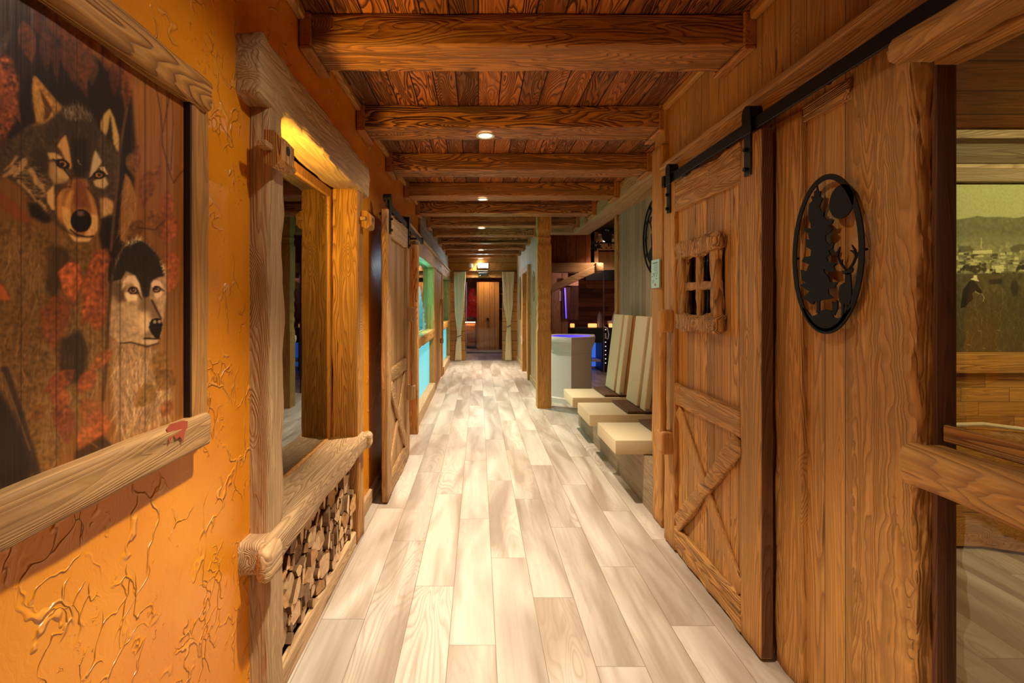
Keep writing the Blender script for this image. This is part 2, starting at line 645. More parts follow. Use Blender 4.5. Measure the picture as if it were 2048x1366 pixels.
struct(MB().box(-3.2, 6.0, -1.6, 17.0, -0.1, 0.0).build('floor', M_FLOOR))
struct(MB().box(-1.5, 1.7, YE, 16.2, 0.0, 0.004).build('floor_sauna', wood('grey_sauna_tile', (0.20, 0.19, 0.22), (0.12, 0.11, 0.13), axis='Y', board='X', bw=0.19, length=1.2, tone=0.2, contrast=0.5, bump=0.1, rough=0.4)))
mb = MB().box(-0.95, 1.75, -1.6, YE + 0.15, ZC, ZC + 0.08)
mb.box(1.75, 4.2, 3.2, 12.6, ZC, ZC + 0.08)
mb.box(-3.2, -0.95, 1.0, YE, ZC, ZC + 0.08)
mb.box(-1.6, 1.9, YE + 0.15, 17.0, 2.45, 2.5)
struct(mb.build('ceiling', wood('ceiling_boards', *RED, axis='Y', board='X', bw=0.125, tone=0.6, contrast=1.6, bump=1.2, rings=13, st_=0.13, groove=0.03)))

# left plaster wall with the window niche and the log recess
mb = MB()
mb.box(-0.95, XL, -1.6, 1.69, 0, ZC)
mb.box(-0.95, XL, 1.69, 3.05, 2.2, ZC)
mb.box(-0.95, XL, 3.05, 5.35, 0, ZC)
mb.box(-0.95, XL, 5.35, 6.36, 2.19, ZC)
struct(mb.build('wall_left', M_STUCCO))
# back of the corridor
struct(MB().box(-0.95, 1.75, -1.75, -1.6, 0, ZC).build('wall_back', larch('Z', board='X', bw=0.14)))

# dark room behind the niche glass
mb = MB()
mb.box(-2.6, -2.5, 1.0, 5.0, 0, ZC)
mb.box(-2.5, -0.95, 0.9, 1.0, 0, ZC)
mb.box(-2.5, -0.95, 4.9, 5.0, 0, ZC)
mb.box(-0.95, -0.93, 1.69, 3.05, 0.0, 0.58)
struct(mb.build('wall_niche', darkw('X', board='Z', bw=0.2)))

# right boarded wall: board field with stiles, up to the corner post
mb = MB()
mb.box(XR + 0.02, 1.30, 1.36, 3.28, 0, ZC)
mb.box(XR + 0.02, 1.30, -1.6, 1.36, 2.2, ZC)
struct(mb.build('wall_right', wood('right_boards', *LARCH, axis='Z', board='Y', bw=0.095, tone=0.22, contrast=0.7, rings=12, groove=0.02)))
mb = MB()
mb.rough((XR + 0.02, 1.885, 0), (XR + 0.02, 1.885, 2.10), 0.04, 0.165, r=0.006, amp=0.006, seed=2, freq=7)
struct(mb.build('trim_1', larch('Z', bump=1.0, contrast=1.1), None, 50))
mb = MB().rough((XR + 0.042, 1.455, 0), (XR + 0.042, 1.455, 2.14), 0.07, 0.235, r=0.012, amp=0.010, seed=5, freq=20, step=0.016)
struct(mb.build('trim_2', larch('Z', bump=1.3, contrast=0.8, rings=13.0), None, 60))
struct(MB().box(XR, XR + 0.03, 1.575, 1.80, 2.05, 2.11, bev=0.004).build('trim_20', larch('Y', bump=1.0, contrast=1.1)))
# header board over the sliding rail
mb = MB()
mb.rough((1.162, -1.0, 2.205), (1.162, 3.12, 2.205), 0.045, 0.10, r=0.008, amp=0.002, seed=4)
mb.rough((1.150, -1.0, 2.245), (1.150, 3.12, 2.245), 0.05, 0.03, r=0.006, amp=0.002, seed=9)
struct(mb.build('trim_3', larch('Y', contrast=1.0, bump=0.9), None, 50))
# corner post at the end of the right wall
mb = MB().rough((1.205, 3.20, 0), (1.205, 3.20, 2.40), 0.13, 0.165, r=0.012, amp=0.006, seed=12)
mb.box(1.16, 1.25, 3.115, 3.285, 2.40, ZC)
struct(mb.build('trim_4', larch('Z', bump=1.0), None, 50))

# alcove with the loungers
mb = MB()
mb.box(1.69, 1.80, 3.12, 6.0, 0, ZC)
mb.box(1.30, 1.69, 3.12, 3.27, 0, ZC)
struct(mb.build('wall_alcove', wood('alcove_boards', *GREY, axis='Z', board='Y', bw=0.11, tone=0.2, contrast=0.8, groove=0.025)))
struct(MB().box(1.15, 1.69, 3.29, 5.75, 0, 0.345).build('trim_5', greyw('Y', contrast=0.8)))
struct(MB().rough((1.73, 6.06, 0), (1.73, 6.06, 2.47), 0.14, 0.12, r=0.012, amp=0.004, seed=3).build('trim_6', larch('Z'), None, 50))

# hall beyond: right wall with doorway
mb = MB()
mb.box(0.95, 1.06, 7.8, 9.2, 0, ZC)
mb.box(0.95, 1.06, 10.35, YE, 0, ZC)
mb.box(0.95, 1.06, 9.2, 10.35, 2.05, ZC)
struct(mb.build('wall_hall', wood('hall_boards', *TAN, axis='Z', board='Y', bw=0.1, tone=0.12, contrast=0.5, groove=0.03)))
mb = MB().box(0.93, 0.95, 7.8, 9.1, 0, 0.11, bev=0.004)
mb.box(0.93, 0.95, 10.45, YE, 0, 0.11, bev=0.004)
struct(mb.build('baseboard_right', tan('Y')))
d = MB().box(0.985, 1.03, 9.26, 10.29, 0.0, 2.0).build('door_1', larch('Z', board='Y', bw=0.12))
struct(d)
mb = MB()
mb.box(0.90, 0.985, 9.12, 9.26, 0, 2.12, bev=0.006)
mb.box(0.90, 0.985, 10.29, 10.43, 0, 2.12, bev=0.006)
mb.box(0.90, 0.985, 9.26, 10.29, 2.0, 2.12, bev=0.006)
mb.build('door_frame', larch('Z'), d)
mb = MB().tube([(0.985, 9.42, 1.15), (0.945, 9.42, 1.14), (0.945, 9.42, 0.75), (0.985, 9.42, 0.74)], 0.012)
mb.build('door_handle', larch('Z', contrast=0.6), d)
MB().box(0.968, 0.986, 9.33, 9.47, 1.77, 1.80).build('hook', M_BLACK, d)

# left facade beyond the barn door: posts, header, windows
mb = MB()
mb.rough((-0.715, 5.40, 0), (-0.715, 5.40, 2.03), 0.13, 0.12, r=0.008, amp=0.003, seed=21)
mb.rough((-0.75, 8.09, 0.0), (-0.75, 8.09, 1.96), 0.11, 0.42, r=0.008, amp=0.003, seed=22)
mb.rough((-0.75, 9.72, 0.0), (-0.75, 9.72, 1.96), 0.11, 0.25, r=0.008, amp=0.003, seed=23)
mb.rough((-0.74, 12.16, 0.0), (-0.74, 12.16, 1.96), 0.11, 0.25, r=0.008, amp=0.003, seed=24)
struct(mb.build('trim_7', larch('Z', contrast=0.9), None, 50))
mb = MB()
mb.rough((-0.75, 5.47, 2.065), (-0.75, YE, 2.065), 0.11, 0.20, r=0.012, amp=0.006, seed=25, step=0.09)
mb.box(-0.80, -0.675, 4.6, YE, 2.165, 2.205, bev=0.006)
struct(mb.build('trim_8', pale('Y', contrast=0.9, bump=1.0), None, 50))
struct(MB().box(-0.90, -0.74, 6.36, YE, 2.19, ZC).build('wall_facade', greyw('Y', board='Z', bw=0.12)))
mb = MB().box(-0.82, -0.68, 5.46, 7.88, 0, 0.15, bev=0.006)
mb.box(-0.82, -0.68, 9.85, 12.04, 0, 0.15, bev=0.006)
struct(mb.build('baseboard_facade', tan('Y')))
struct(MB().box(XL, -0.745, 3.07, 5.33, 0, 0.10, bev=0.004).build('baseboard_left', tan('Y')))

M_CYAN = glow('backlit_cyan_glass', (0.10, 0.72, 0.82), 0.75, (0.10, 0.22, 0.22))
M_TEALGLASS = glass('teal_glass', (0.55, 0.88, 0.82), 1.5)
for k, (ya, yb) in enumerate(((5.46, 7.88), (9.85, 12.04))):
    w = MB().box(-0.795, -0.785, ya, yb, 1.0, 1.97).build('window_%d' % (k + 1), M_TEALGLASS)
    struct(w)
    MB().rough((-0.755, ya, 0.935), (-0.755, yb, 0.935), 0.13, 0.13, r=0.012, amp=0.005, seed=30 + k).build('window_sill', larch('Y'), w, 50)
    MB().box(-0.79, -0.775, ya, yb, 0.15, 0.872).build('frosted_panel', M_CYAN, w)
d = MB().box(-0.745, -0.71, 8.31, 9.59, 0.01, 1.95).build('door_2', larch('Z', board='Y', bw=0.14))
struct(d)
mb = MB()
mb.rough((-0.67, 9.28, 0.72), (-0.67, 9.28, 1.42), 0.035, 0.05, r=0.012, amp=0.004, seed=3)
mb.box(-0.71, -0.65, 9.25, 9.32, 0.66, 0.76, bev=0.01)
mb.box(-0.71, -0.65, 9.25, 9.32, 1.38, 1.48, bev=0.01)
mb.build('door_handle', pale('Z'), d)
# room behind the facade
mb = MB()
mb.box(-3.1, -3.0, 5.1, YE, 0, ZC)
mb.box(-3.0, -0.95, 5.1, 5.25, 0, ZC)
mb.box(-3.0, -0.95, YE, YE + 0.1, 0, ZC)
struct(mb.build('wall_teal', greyw('Z', board='Y', bw=0.15, tone=0.4)))

# end wall with the doorway to the sauna
mb = MB()
mb.box(-0.95, -0.325, YE, YE + 0.15, 0, ZC)
mb.box(0.59, 1.06, YE, YE + 0.15, 0, ZC)
mb.box(-0.325, 0.59, YE, YE + 0.15, 2.06, ZC)
struct(mb.build('wall_end', wood('end_boards', *LARCH, axis='X', board='Z', bw=0.24, tone=0.15, contrast=0.8)))
mb = MB().box(-0.36, 0.63, YE - 0.02, YE, 2.03, 2.07, bev=0.004)
mb.box(-0.7, 0.93, YE - 0.025, YE, 2.18, 2.20, bev=0.004)
struct(mb.build('trim_9', larch('X')))

# ------------------------------------------------------------------ ceiling beams
NTH = ['nearest', 'second', 'third', 'fourth', 'fifth', 'sixth', 'seventh', 'eighth', 'ninth', 'tenth', 'eleventh']
MB_WOOD = wood('ceiling_beam_wood', *BEAM, axis='X', contrast=1.5, bump=1.6, rings=15, st_=0.12, tone=0.2)
MB_COLLAR = wood('collar_wood', *BEAM, axis='Y', contrast=0.7, bump=0.6)
for i in range(11):
    y0 = 2.15 + 1.0 * i
    wd = 0.25 if i < 10 else 0.145
    xr = 1.185 if i < 2 else (1.445 if i < 6 else 0.95)
    xl = XL + 0.005 if i < 5 else -0.735
    e = thing('ceiling_beam', ((xl + xr) / 2, y0, ZB),
              'rough sawn timber ceiling beam, the %s of the row counting from the camera' % NTH[i]
              if i else 'rough sawn timber ceiling beam nearest the camera, at the very top of the photo',
              'beam', 'timber beams across the corridor ceiling')
    MB().rough((xl, y0 + wd / 2, ZB + 0.07), (xr, y0 + wd / 2, ZB + 0.07), wd, 0.14, r=0.01, amp=0.005, seed=40 + i,
               step=0.04 if i < 4 else 0.1, side=(0, 1, 0)).build('timber', MB_WOOD, e, 50)
    for (xa, xb) in ((xl, xl + 0.05), (xr - 0.05, xr)):
        m = MB().box(xa, xb, y0 - 0.02, y0 - 0.001, ZB - 0.005, ZC - 0.002, bev=0.004)
        m.box(xa, xb, y0 - 0.02, y0 + wd + 0.02, ZB - 0.025, ZB - 0.006, bev=0.004)
        m.box(xa, xb, y0 + wd + 0.001, y0 + wd + 0.02, ZB - 0.005, ZC - 0.002, bev=0.004)
        m.build('end_collar', MB_COLLAR, e)
# crown strips between the beams
mb = MB()
for i in range(-1, 10):
    ya, yb = 2.15 + i + 0.275, 2.15 + i + 0.975
    if i < 5:
        mb.box(XL, XL + 0.035, ya, yb, ZC - 0.045, ZC, bev=0.008)
    if i < 1:
        mb.box(XR - 0.015, XR + 0.02, ya, yb, ZC - 0.045, ZC, bev=0.008)
struct(mb.build('trim_10', larch('Y')))
# soffit beam along the alcove and the cross beam at its end
mb = MB().rough((1.575, 3.3, 2.555), (1.575, 7.62, 2.555), 0.26, 0.18, r=0.012, amp=0.006, seed=77, step=0.09)
struct(mb.build('trim_11', pale('Y', contrast=0.8, bump=0.9), None, 50))
mb = MB().rough((0.96, 7.72, 2.56), (1.72, 7.72, 2.56), 0.18, 0.18, r=0.012, amp=0.005, seed=78, side=(0, 1, 0))
struct(mb.build('trim_12', pale('X', contrast=0.8), None, 50))

# carved post
e = thing('carved_post', (0.88, 6.765, 0), 'square timber post with carved notches standing at the open end of the alcove', 'post')
def prof(z):
    for (a, b) in ((1.03, 1.60), (2.18, 2.38)):
        if a <= z <= b:
            f = (z - a) / ((b - a) / (4 if b - a > 0.4 else 2))
            return -0.009 * abs(math.sin(PI * f)) - 0.003
    return 0.0
vs_, fs = [], []
zs = [ZB * 0 + 2.64 * k / 220 for k in range(221)]
for z in zs:
    h = 0.093 + prof(z)
    for (a, b) in ((-1, -1), (1, -1), (1, 1), (-1, 1)):
        vs_.append((0.88 + a * h, 6.765 + b * h, z))
for k in range(220):
    for j in range(4):
        fs.append((k * 4 + j, k * 4 + (j + 1) % 4, k * 4 + 4 + (j + 1) % 4, k * 4 + 4 + j))
fs.append((3, 2, 1, 0))
fs.append(tuple(880 + j for j in range(4)))
MB().add(vs_, fs).build('shaft', larch('Z', contrast=0.9), e)

# downlights
for i, nth in ((1, 'second'), (3, 'fourth'), (5, 'sixth'), (8, 'ninth'), (10, 'eleventh')):
    y = 2.15 + i + (0.12 if i < 10 else 0.075)
    e = thing('downlight', (0.045, y, ZB), 'round recessed downlight glowing warm white under the %s beam from the camera' % nth, 'ceiling light',
              'downlights along the beams')
    MB().lathe([(0.045, -0.012), (0.06, -0.013), (0.062, -0.004), (0.045, -0.003)], (0.045, y, ZB - 0.004), 28, caps=False).build('ring', M_WHITE, e, 40)
    MB().lathe([(0.044, -0.006), (0.044, -0.003)], (0.045, y, ZB - 0.006), 28).build('lamp', M_LAMP, e)
# ------------------------------------------------------------------ niche window on the left
win = thing('window_surround', (-0.77, 2.37, 0), 'rustic timber window surround with lintel and deep shelf above the log pile, orange wall', 'window frame')
MB().rough((-0.775, 1.74, 0), (-0.775, 1.74, 2.07), 0.15, 0.115, r=0.012, amp=0.006, seed=51, freq=9, step=0.035).build('post', tan('Z', bump=1.2, contrast=0.95), win, 50)
MB().rough((-0.775, 2.975, 0), (-0.775, 2.975, 2.07), 0.15, 0.165, r=0.012, amp=0.006, seed=52, freq=6).build('post', larch('Z', bump=1.0), win, 50)
MB().rough((-0.77, 1.585, 2.165), (-0.77, 3.17, 2.165), 0.16, 0.20, r=0.018, amp=0.009, seed=53, freq=6, step=0.03, wave=0.005).build('lintel', tan('Y', bump=1.1, contrast=1.0), win, 60)
mb = MB().rough((-0.783, 1.60, 0.577), (-0.783, 3.02, 0.577), 0.225, 0.106, r=0.025, amp=0.007, seed=54, freq=6, step=0.03, wave=0.003)
mb.build('shelf', tan('Y', bump=0.9), win, 60)
for q in ((1.555, 1.665, 0.108, 57), (2.99, 3.075, 0.095, 58)):
    mb = MB().rough((-0.672, q[0], 0.575), (-0.672, q[1], 0.575), 0.05, q[2], r=0.022, amp=0.004, seed=q[3], freq=9, step=0.02)
    mb.build('shelf_lug', tan('Y', contrast=1.2), win, 60)
MB().box(-0.735, -0.705, 1.80, 2.89, 0.0, 0.085, bev=0.006).build('plinth', tan('Y'), win)
mb = MB()
mb.box(-0.885, -0.848, 1.80, 1.84, 0.60, 2.06, bev=0.003)
mb.box(-0.885, -0.848, 2.852, 2.892, 0.60, 2.06, bev=0.003)
mb.box(-0.885, -0.848, 1.84, 2.852, 2.01, 2.06, bev=0.003)
mb.box(-0.885, -0.848, 1.84, 2.852, 0.60, 0.635, bev=0.003)
mb.build('sash', larch('Z', contrast=0.7), win)
MB().box(-0.870, -0.864, 1.84, 2.852, 0.635, 2.01).build('pane', M_NICHE, win)


def shutter_hook(yc, zc, label, s=1.0):
    e = thing('shutter_hook', (-0.70, yc, zc), label, 'wooden hook', 'wooden shutter hooks beside the window')
    pts = [(-0.698, 0, 0.062), (-0.665, 0, 0.058), (-0.640, 0, 0.030), (-0.640, 0, -0.035), (-0.668, 0, -0.062), (-0.698, 0, -0.045)]
    MB().prism([(x, yc - 0.055 * s, zc + z * s) for x, y, z in pts], (0, 0.11 * s, 0)).build('block', larch('Z', contrast=1.2), e)
    MB().tube([(-0.6405, yc, zc + 0.006 * s), (-0.6385, yc, zc + 0.006 * s)], 0.016 * s, 12).build('hole', plain('dark_recess', (0.02, 0.01, 0.005), 0.9), e)
    MB().tube([(-0.665, yc + 0.05 * s, zc - 0.035 * s), (-0.662, yc + 0.09 * s, zc - 0.035 * s)], 0.017 * s, 10).build('peg', pale('Y'), e)
    MB().box(-0.698, -0.668, yc - 0.105 * s, yc - 0.054 * s, zc - 0.008, zc + 0.012, bev=0.003).build('wedge', pale('Y', contrast=0.5), e)


shutter_hook(1.68, 1.905, 'carved wooden hook with peg and hole on the nearer window post below the lintel')
shutter_hook(3.03, 1.90, 'carved wooden hook at the far window post, beside the orange plaster', 0.9)

# ------------------------------------------------------------------ split logs under the shelf
LOGM = []
for k, (c1, c2) in enumerate((((0.74, 0.50, 0.28), (0.58, 0.35, 0.17)), ((0.66, 0.38, 0.16), (0.46, 0.23, 0.08)), ((0.30, 0.19, 0.11), (0.17, 0.09, 0.045)))):
    t = NT('log_cut_face_%d' % k)
    tc = t.n('ShaderNodeTexCoord')
    oi = t.n('ShaderNodeObjectInfo')
    n = t.noise(tc.outputs['Object'], 45.0, 3.0, 0.6, 0.6)
    tv = t.math('MULTIPLY_ADD', oi.outputs['Random'], 0.4, 0.75)
    c = t.mix(t.maprange(n, 0.35, 0.65), c1, c2)
    cc = t.n('ShaderNodeCombineColor')
    for i in range(3):
        t.put(cc.inputs[i], tv)
    t.principled(t.mix(1.0, c, cc.outputs[0], 'MULTIPLY'), 0.8, t.bump(n, 0.4, 0.003), spec=0.2)
    LOGM.append(t.m)
M_BARK = plain('log_bark', (0.16, 0.085, 0.04), 0.95, 0, 0.1, 0.8, 60)


def clip_poly(poly, px, py, nx, ny):
    out = []
    for i in range(len(poly)):
        a, b = poly[i], poly[(i + 1) % len(poly)]
        da = (a[0] - px) * nx + (a[1] - py) * ny
        db = (b[0] - px) * nx + (b[1] - py) * ny
        if da <= 0:
            out.append(a)
        if (da < 0 < db) or (db < 0 < da):
            f = da / (da - db)
            out.append((a[0] + (b[0] - a[0]) * f, a[1] + (b[1] - a[1]) * f))
    return out


rl = random.Random(21)
Y0, Y1, Z0, Z1 = 1.81, 2.885, 0.09, 0.515
SY = 1.0
seeds = []
tries = 0
while tries < 9000 and len(seeds) < 150:
    tries += 1
    p = (rl.uniform(Y0, Y1), rl.uniform(Z0, Z1), rl.choice((0.040, 0.05, 0.062, 0.075)))
    if all(math.hypot((p[0] - q[0]) * 1.35, p[1] - q[1]) > (p[2] + q[2]) * 0.5 for q in seeds):
        seeds.append(p)
for p in seeds:
    poly = [(Y0, Z0), (Y1, Z0), (Y1, Z1), (Y0, Z1)]
    for q in seeds:
        if q is p:
            continue
        dx, dy = q[0] - p[0], q[1] - p[1]
        L = math.hypot(dx, dy)
        if L > 0.3:
            continue
        f = 0.5 + 0.5 * (p[2] ** 2 - q[2] ** 2) / (L * L)
        f = min(0.8, max(0.2, f))
        poly = clip_poly(poly, p[0] + dx * f, p[1] + dy * f, dx / L, dy / L)
    if len(poly) < 3:
        continue
    cx = sum(a for a, b in poly) / len(poly)
    cy = sum(b for a, b in poly) / len(poly)
    kind = rl.choices(('round', 'split', 'dark'), (0.42, 0.43, 0.15))[0]
    sh = 0.92 if kind != 'round' else 0.95
    poly = [(cx + (a - cx) * sh, cy + (b - cy) * sh) for a, b in poly]
    for _ in range(3 if kind == 'round' else 1):
        q = []
        w = 0.25 if kind == 'round' else 0.10
        for i in range(len(poly)):
            a, b = poly[i], poly[(i + 1) % len(poly)]
            q += [(a[0] * (1 - w) + b[0] * w, a[1] * (1 - w) + b[1] * w), (a[0] * w + b[0] * (1 - w), a[1] * w + b[1] * (1 - w))]
        poly = q
    xf = -0.715 + rl.uniform(-0.028, 0.004)
    sk = (0.0, 0.0)
    n = len(poly)
    tl = rl.uniform(-0.25, 0.25)
    front = [(xf + tl * (a - cx), a, b) for a, b in poly]
    rim = [(xf - 0.006 + tl * (a - cx), cx + (a - cx) * 1.02, cy + (b - cy) * 1.02) for a, b in poly]
    back = [(xf - 0.17, cx + (a - cx) * 1.0 + sk[0], cy + (b - cy) * 1.0 + sk[1]) for a, b in poly]
    m = MB()
    vs_ = front + rim + back
    m.add(vs_, [tuple(range(n))], 0)
    fs = []
    for i in range(n):
        j = (i + 1) % n
        fs += [(i, n + i, n + j, j), (n + i, 2 * n + i, 2 * n + j, n + j)]
    m.f += fs
    m.mi += [1] * len(fs)
    o = m.build('firewood_log', [LOGM[{'round': 0, 'split': rl.choice((0, 0, 1)), 'dark': 2}[kind]], M_BARK])
    zone = 'top' if cy > 0.37 else ('middle' if cy > 0.23 else 'bottom')
    lab = {'round': 'small round pale firewood log in the %s of the pile under the window shelf',
           'split': 'split angular firewood log in the %s of the pile under the window shelf',
           'dark': 'dark weathered firewood log in the %s of the pile under the window shelf'}[kind] % zone
    o.location = (0, 0, 0)
    tag(o, lab, 'log', 'firewood logs under the window shelf', 'thing')

# ------------------------------------------------------------------ sliding barn doors
def barn_door(xf, sgn, ya, yb, zt, label, mat, matx, window=False, zm=(0.83, 0.94), zb=0.15, sw=0.155, trail=False, hang=0.05, topmat=None):
    """xf = corridor face; sgn = +1 when the wall lies towards +x; ya near edge, yb far edge"""
    e = thing('barn_door', (xf + sgn * 0.025, (ya + yb) / 2, 0.012), label, 'sliding door')
    X = lambda a: xf + sgn * a
    def bx(m, a0, a1, y0, y1, z0, z1, bev=0.004):
        p, q = sorted((X(a0), X(a1)))
        return m.box(p, q, y0, y1, z0, z1, bev)
    z0 = 0.012
    mr = larch if mat is larch else mat
    for n, (y0, y1, sd) in enumerate(((ya, ya + sw, 1), (yb - sw, yb, 2))):
        m = MB().rough((X(0.024), (y0 + y1) / 2, z0), (X(0.024), (y0 + y1) / 2, zt), 0.046, y1 - y0, r=0.006, amp=0.004, seed=60 + n + sgn, freq=6)
        m.build('stile', matx('Z', bump=1.1, contrast=1.0), e, 50)
    yi, yo = ya + sw, yb - sw
    for (p, q, nm) in ((zt - 0.17, zt - 0.003, 'top_rail'), (zm[0], zm[1], 'middle_rail'), (z0, zb, 'bottom_rail')):
        m = MB().rough((X(0.022), yi, (p + q) / 2), (X(0.022), yo, (p + q) / 2), 0.04, q - p, r=0.008, amp=0.009, seed=hash(nm) % 50 if False else len(nm), freq=9, step=0.02)
        m.build(nm, (topmat if (topmat and nm == 'top_rail') else matx)('Y', bump=1.3, contrast=0.9), e, 55)
    # boarded field
    m = MB()
    if window:
        wy0, wy1, wz0, wz1 = window
        for (y0, y1, a, b) in ((yi, wy0, z0 + 0.05, zt - 0.05), (wy1, yo, z0 + 0.05, zt - 0.05), (wy0, wy1, z0 + 0.05, wz0), (wy0, wy1, wz1, zt - 0.05)):
            bx(m, 0.024, 0.044, y0, y1, a, b, 0)
    else:
        bx(m, 0.024, 0.044, yi, yo, z0 + 0.05, zt - 0.05, 0)
    m.build('boards', matx('Z', board='Y', bw=0.075, groove=0.03, contrast=0.9), e)
    # X brace in the lower field
    lo, hi = zb, zm[0]
    A, B = Vector((X(0.017), yo - 0.02, hi - 0.02)), Vector((X(0.017), yi + 0.02, lo + 0.02))
    Cc, D = Vector((X(0.012), yi + 0.02, hi - 0.02)), Vector((X(0.012), yo - 0.02, lo + 0.02))
    MB().rough(Cc, D, 0.022, 0.085, r=0.006, amp=0.006, seed=66, side=(1, 0, 0), freq=8, step=0.03).build('brace', matx('Y', contrast=0.7, bump=1.1), e, 50)
    MB().rough(A, B, 0.016, 0.075, r=0.005, amp=0.003, seed=67, side=(1, 0, 0)).build('brace', matx('Z', contrast=0.6), e, 50)
    # pull handle on the far stile
    yh = yb - 0.10
    m = MB().rough((X(-0.045), yh, 0.60), (X(-0.045), yh, 1.32), 0.034, 0.045, r=0.012, amp=0.006, seed=68, freq=7)
    m.rough((X(-0.028), yh, 1.235), (X(-0.028), yh, 1.365), 0.075, 0.085, r=0.016, amp=0.006, seed=69, step=0.02)
    m.rough((X(-0.028), yh, 0.545), (X(-0.028), yh, 0.675), 0.075, 0.085, r=0.016, amp=0.006, seed=70, step=0.02)
    h = m.build('pull_handle', matx('Z', contrast=0.8), e, 50)
    # hangers
    for yc in (ya + hang, yb - hang):
        m = MB()
        p, q = sorted((X(-0.008), X(0.0)))
        m.box(p, q, yc - 0.024, yc + 0.024, zt - 0.165, zt + 0.05, 0.002)
        pts = []
        for k in range(13):
            a = PI * k / 12
            pts.append((X(-0.012), yc + 0.033 * math.cos(a), zt + 0.085 + 0.033 * math.sin(a)))
        pts += [(X(-0.012), yc - 0.033, zt + 0.066), (X(-0.012), yc + 0.033, zt + 0.066)]
        m.prism(pts, (sgn * 0.055, 0, 0))
        m.box(p - (0.004 if sgn > 0 else 0), q + (0.004 if sgn < 0 else 0), yc - 0.033, yc + 0.033, zt + 0.0, zt + 0.07, 0.002)
        hg = m.build('hanger', M_BLACK, e)
        for zz in (zt - 0.14, zt - 0.06):
            MB().tube([(X(-0.008), yc, zz), (X(-0.022), yc, zz)], 0.009, 6).build('bolt', M_BLACK, hg)
    return e


door_r = barn_door(1.10, 1, 1.95, 2.965, 2.085, 'larch sliding barn door with small four pane window on the right wall', larch, larch,
                   window=(2.28, 2.69, 1.30, 1.68), zm=(0.83, 0.95), hang=0.085)
MB().box(1.104, 1.146, 1.9455, 1.9495, 0.02, 2.08).build('dark_edge', wood('dark_door_edge', (0.16, 0.065, 0.02), (0.04, 0.013, 0.005), axis='Z', contrast=1.0), door_r)
door_l = barn_door(-0.63, -1, 3.48, 4.56, 2.06, 'pale wooden sliding barn door on the left beyond the window, seen nearly edge on', pale, pale,
                   zm=(0.82, 0.92), sw=0.14, hang=0.07, topmat=tan)
# rustic little window in the right door
wy0, wy1, wz0, wz1 = 2.28, 2.69, 1.30, 1.68
m = MB()
m.rough((1.092, wy0 - 0.03, wz1 + 0.005), (1.092, wy1 + 0.03, wz1 + 0.005), 0.055, 0.085, r=0.02, amp=0.016, seed=81, freq=11, step=0.015)
m.rough((1.092, wy0 - 0.03, wz0 - 0.0), (1.092, wy1 + 0.03, wz0 - 0.0), 0.055, 0.085, r=0.02, amp=0.013, seed=82, freq=11, step=0.015)
m.rough((1.096, wy0 + 0.02, wz0), (1.096, wy0 + 0.02, wz1), 0.045, 0.055, r=0.012, amp=0.010, seed=83, freq=11, step=0.02)
m.rough((1.096, wy1 - 0.02, wz0), (1.096, wy1 - 0.02, wz1), 0.045, 0.055, r=0.012, amp=0.010, seed=84, freq=11, step=0.02)
wf = m.build('window_frame', larch('Z', bump=1.5, contrast=1.0), door_r, 60)
ym, zm_ = (wy0 + wy1) / 2, (wz0 + wz1) / 2
m = MB()
m.rough((1.102, ym, wz0), (1.102, ym, wz1), 0.03, 0.036, r=0.009, amp=0.006, seed=85, freq=12, step=0.02)
m.rough((1.104, wy0, zm_), (1.104, wy1, zm_), 0.03, 0.036, r=0.009, amp=0.006, seed=86, freq=12, step=0.02)
m.build('muntin', larch('Z', bump=1.4), wf, 60)
M_DPANE = glass('dark_door_glass', (0.02, 0.022, 0.025), 1.6, boost=0.06)
for (p, q) in ((wy0 + 0.04, ym - 0.015), (ym + 0.015, wy1 - 0.04)):
    for (a, b) in ((wz0 + 0.03, zm_ - 0.015), (zm_ + 0.015, wz1 - 0.03)):
        MB().box(1.13, 1.136, p, q, a, b).build('pane', M_DPANE, wf)

# rails
e = thing('sliding_rail', (1.10, 1.9, 2.12), 'black steel sliding door rail above the barn door on the right wall', 'door rail')
MB().box(1.104, 1.113, 1.0, 2.95, 2.097, 2.147, 0.002).build('bar', M_BLACK, e)
for yc in (1.2, 1.62, 2.28, 2.6):
    MB().tube([(1.113, yc, 2.12), (1.139, yc, 2.12)], 0.012, 10).build('spacer', M_BLACK, e)
MB().box(1.092, 1.116, 2.95, 2.985, 2.09, 2.154, 0.003).build('end_stop', M_BLACK, e)
e = thing('sliding_rail', (-0.65, 4.6, 2.11), 'black steel sliding door rail on the left wall above the pale barn door', 'door rail')
MB().box(-0.644, -0.635, 3.46, 5.68, 2.075, 2.122, 0.002).build('bar', M_BLACK, e)
for yc in (3.9, 4.3, 4.9, 5.4):
    MB().tube([(-0.644, yc, 2.10), (-0.769, yc, 2.10)], 0.012, 10).build('spacer', M_BLACK, e)
MB().box(-0.658, -0.628, 5.66, 5.72, 2.075, 2.145, 0.003).build('end_stop', M_BLACK, e)
# ------------------------------------------------------------------ oval forest plaque
PX = 1.148


def q6(a, b, x=PX):
    return Vector(atx(1540 + a / 3.253, 300 + b / 3.253, x))


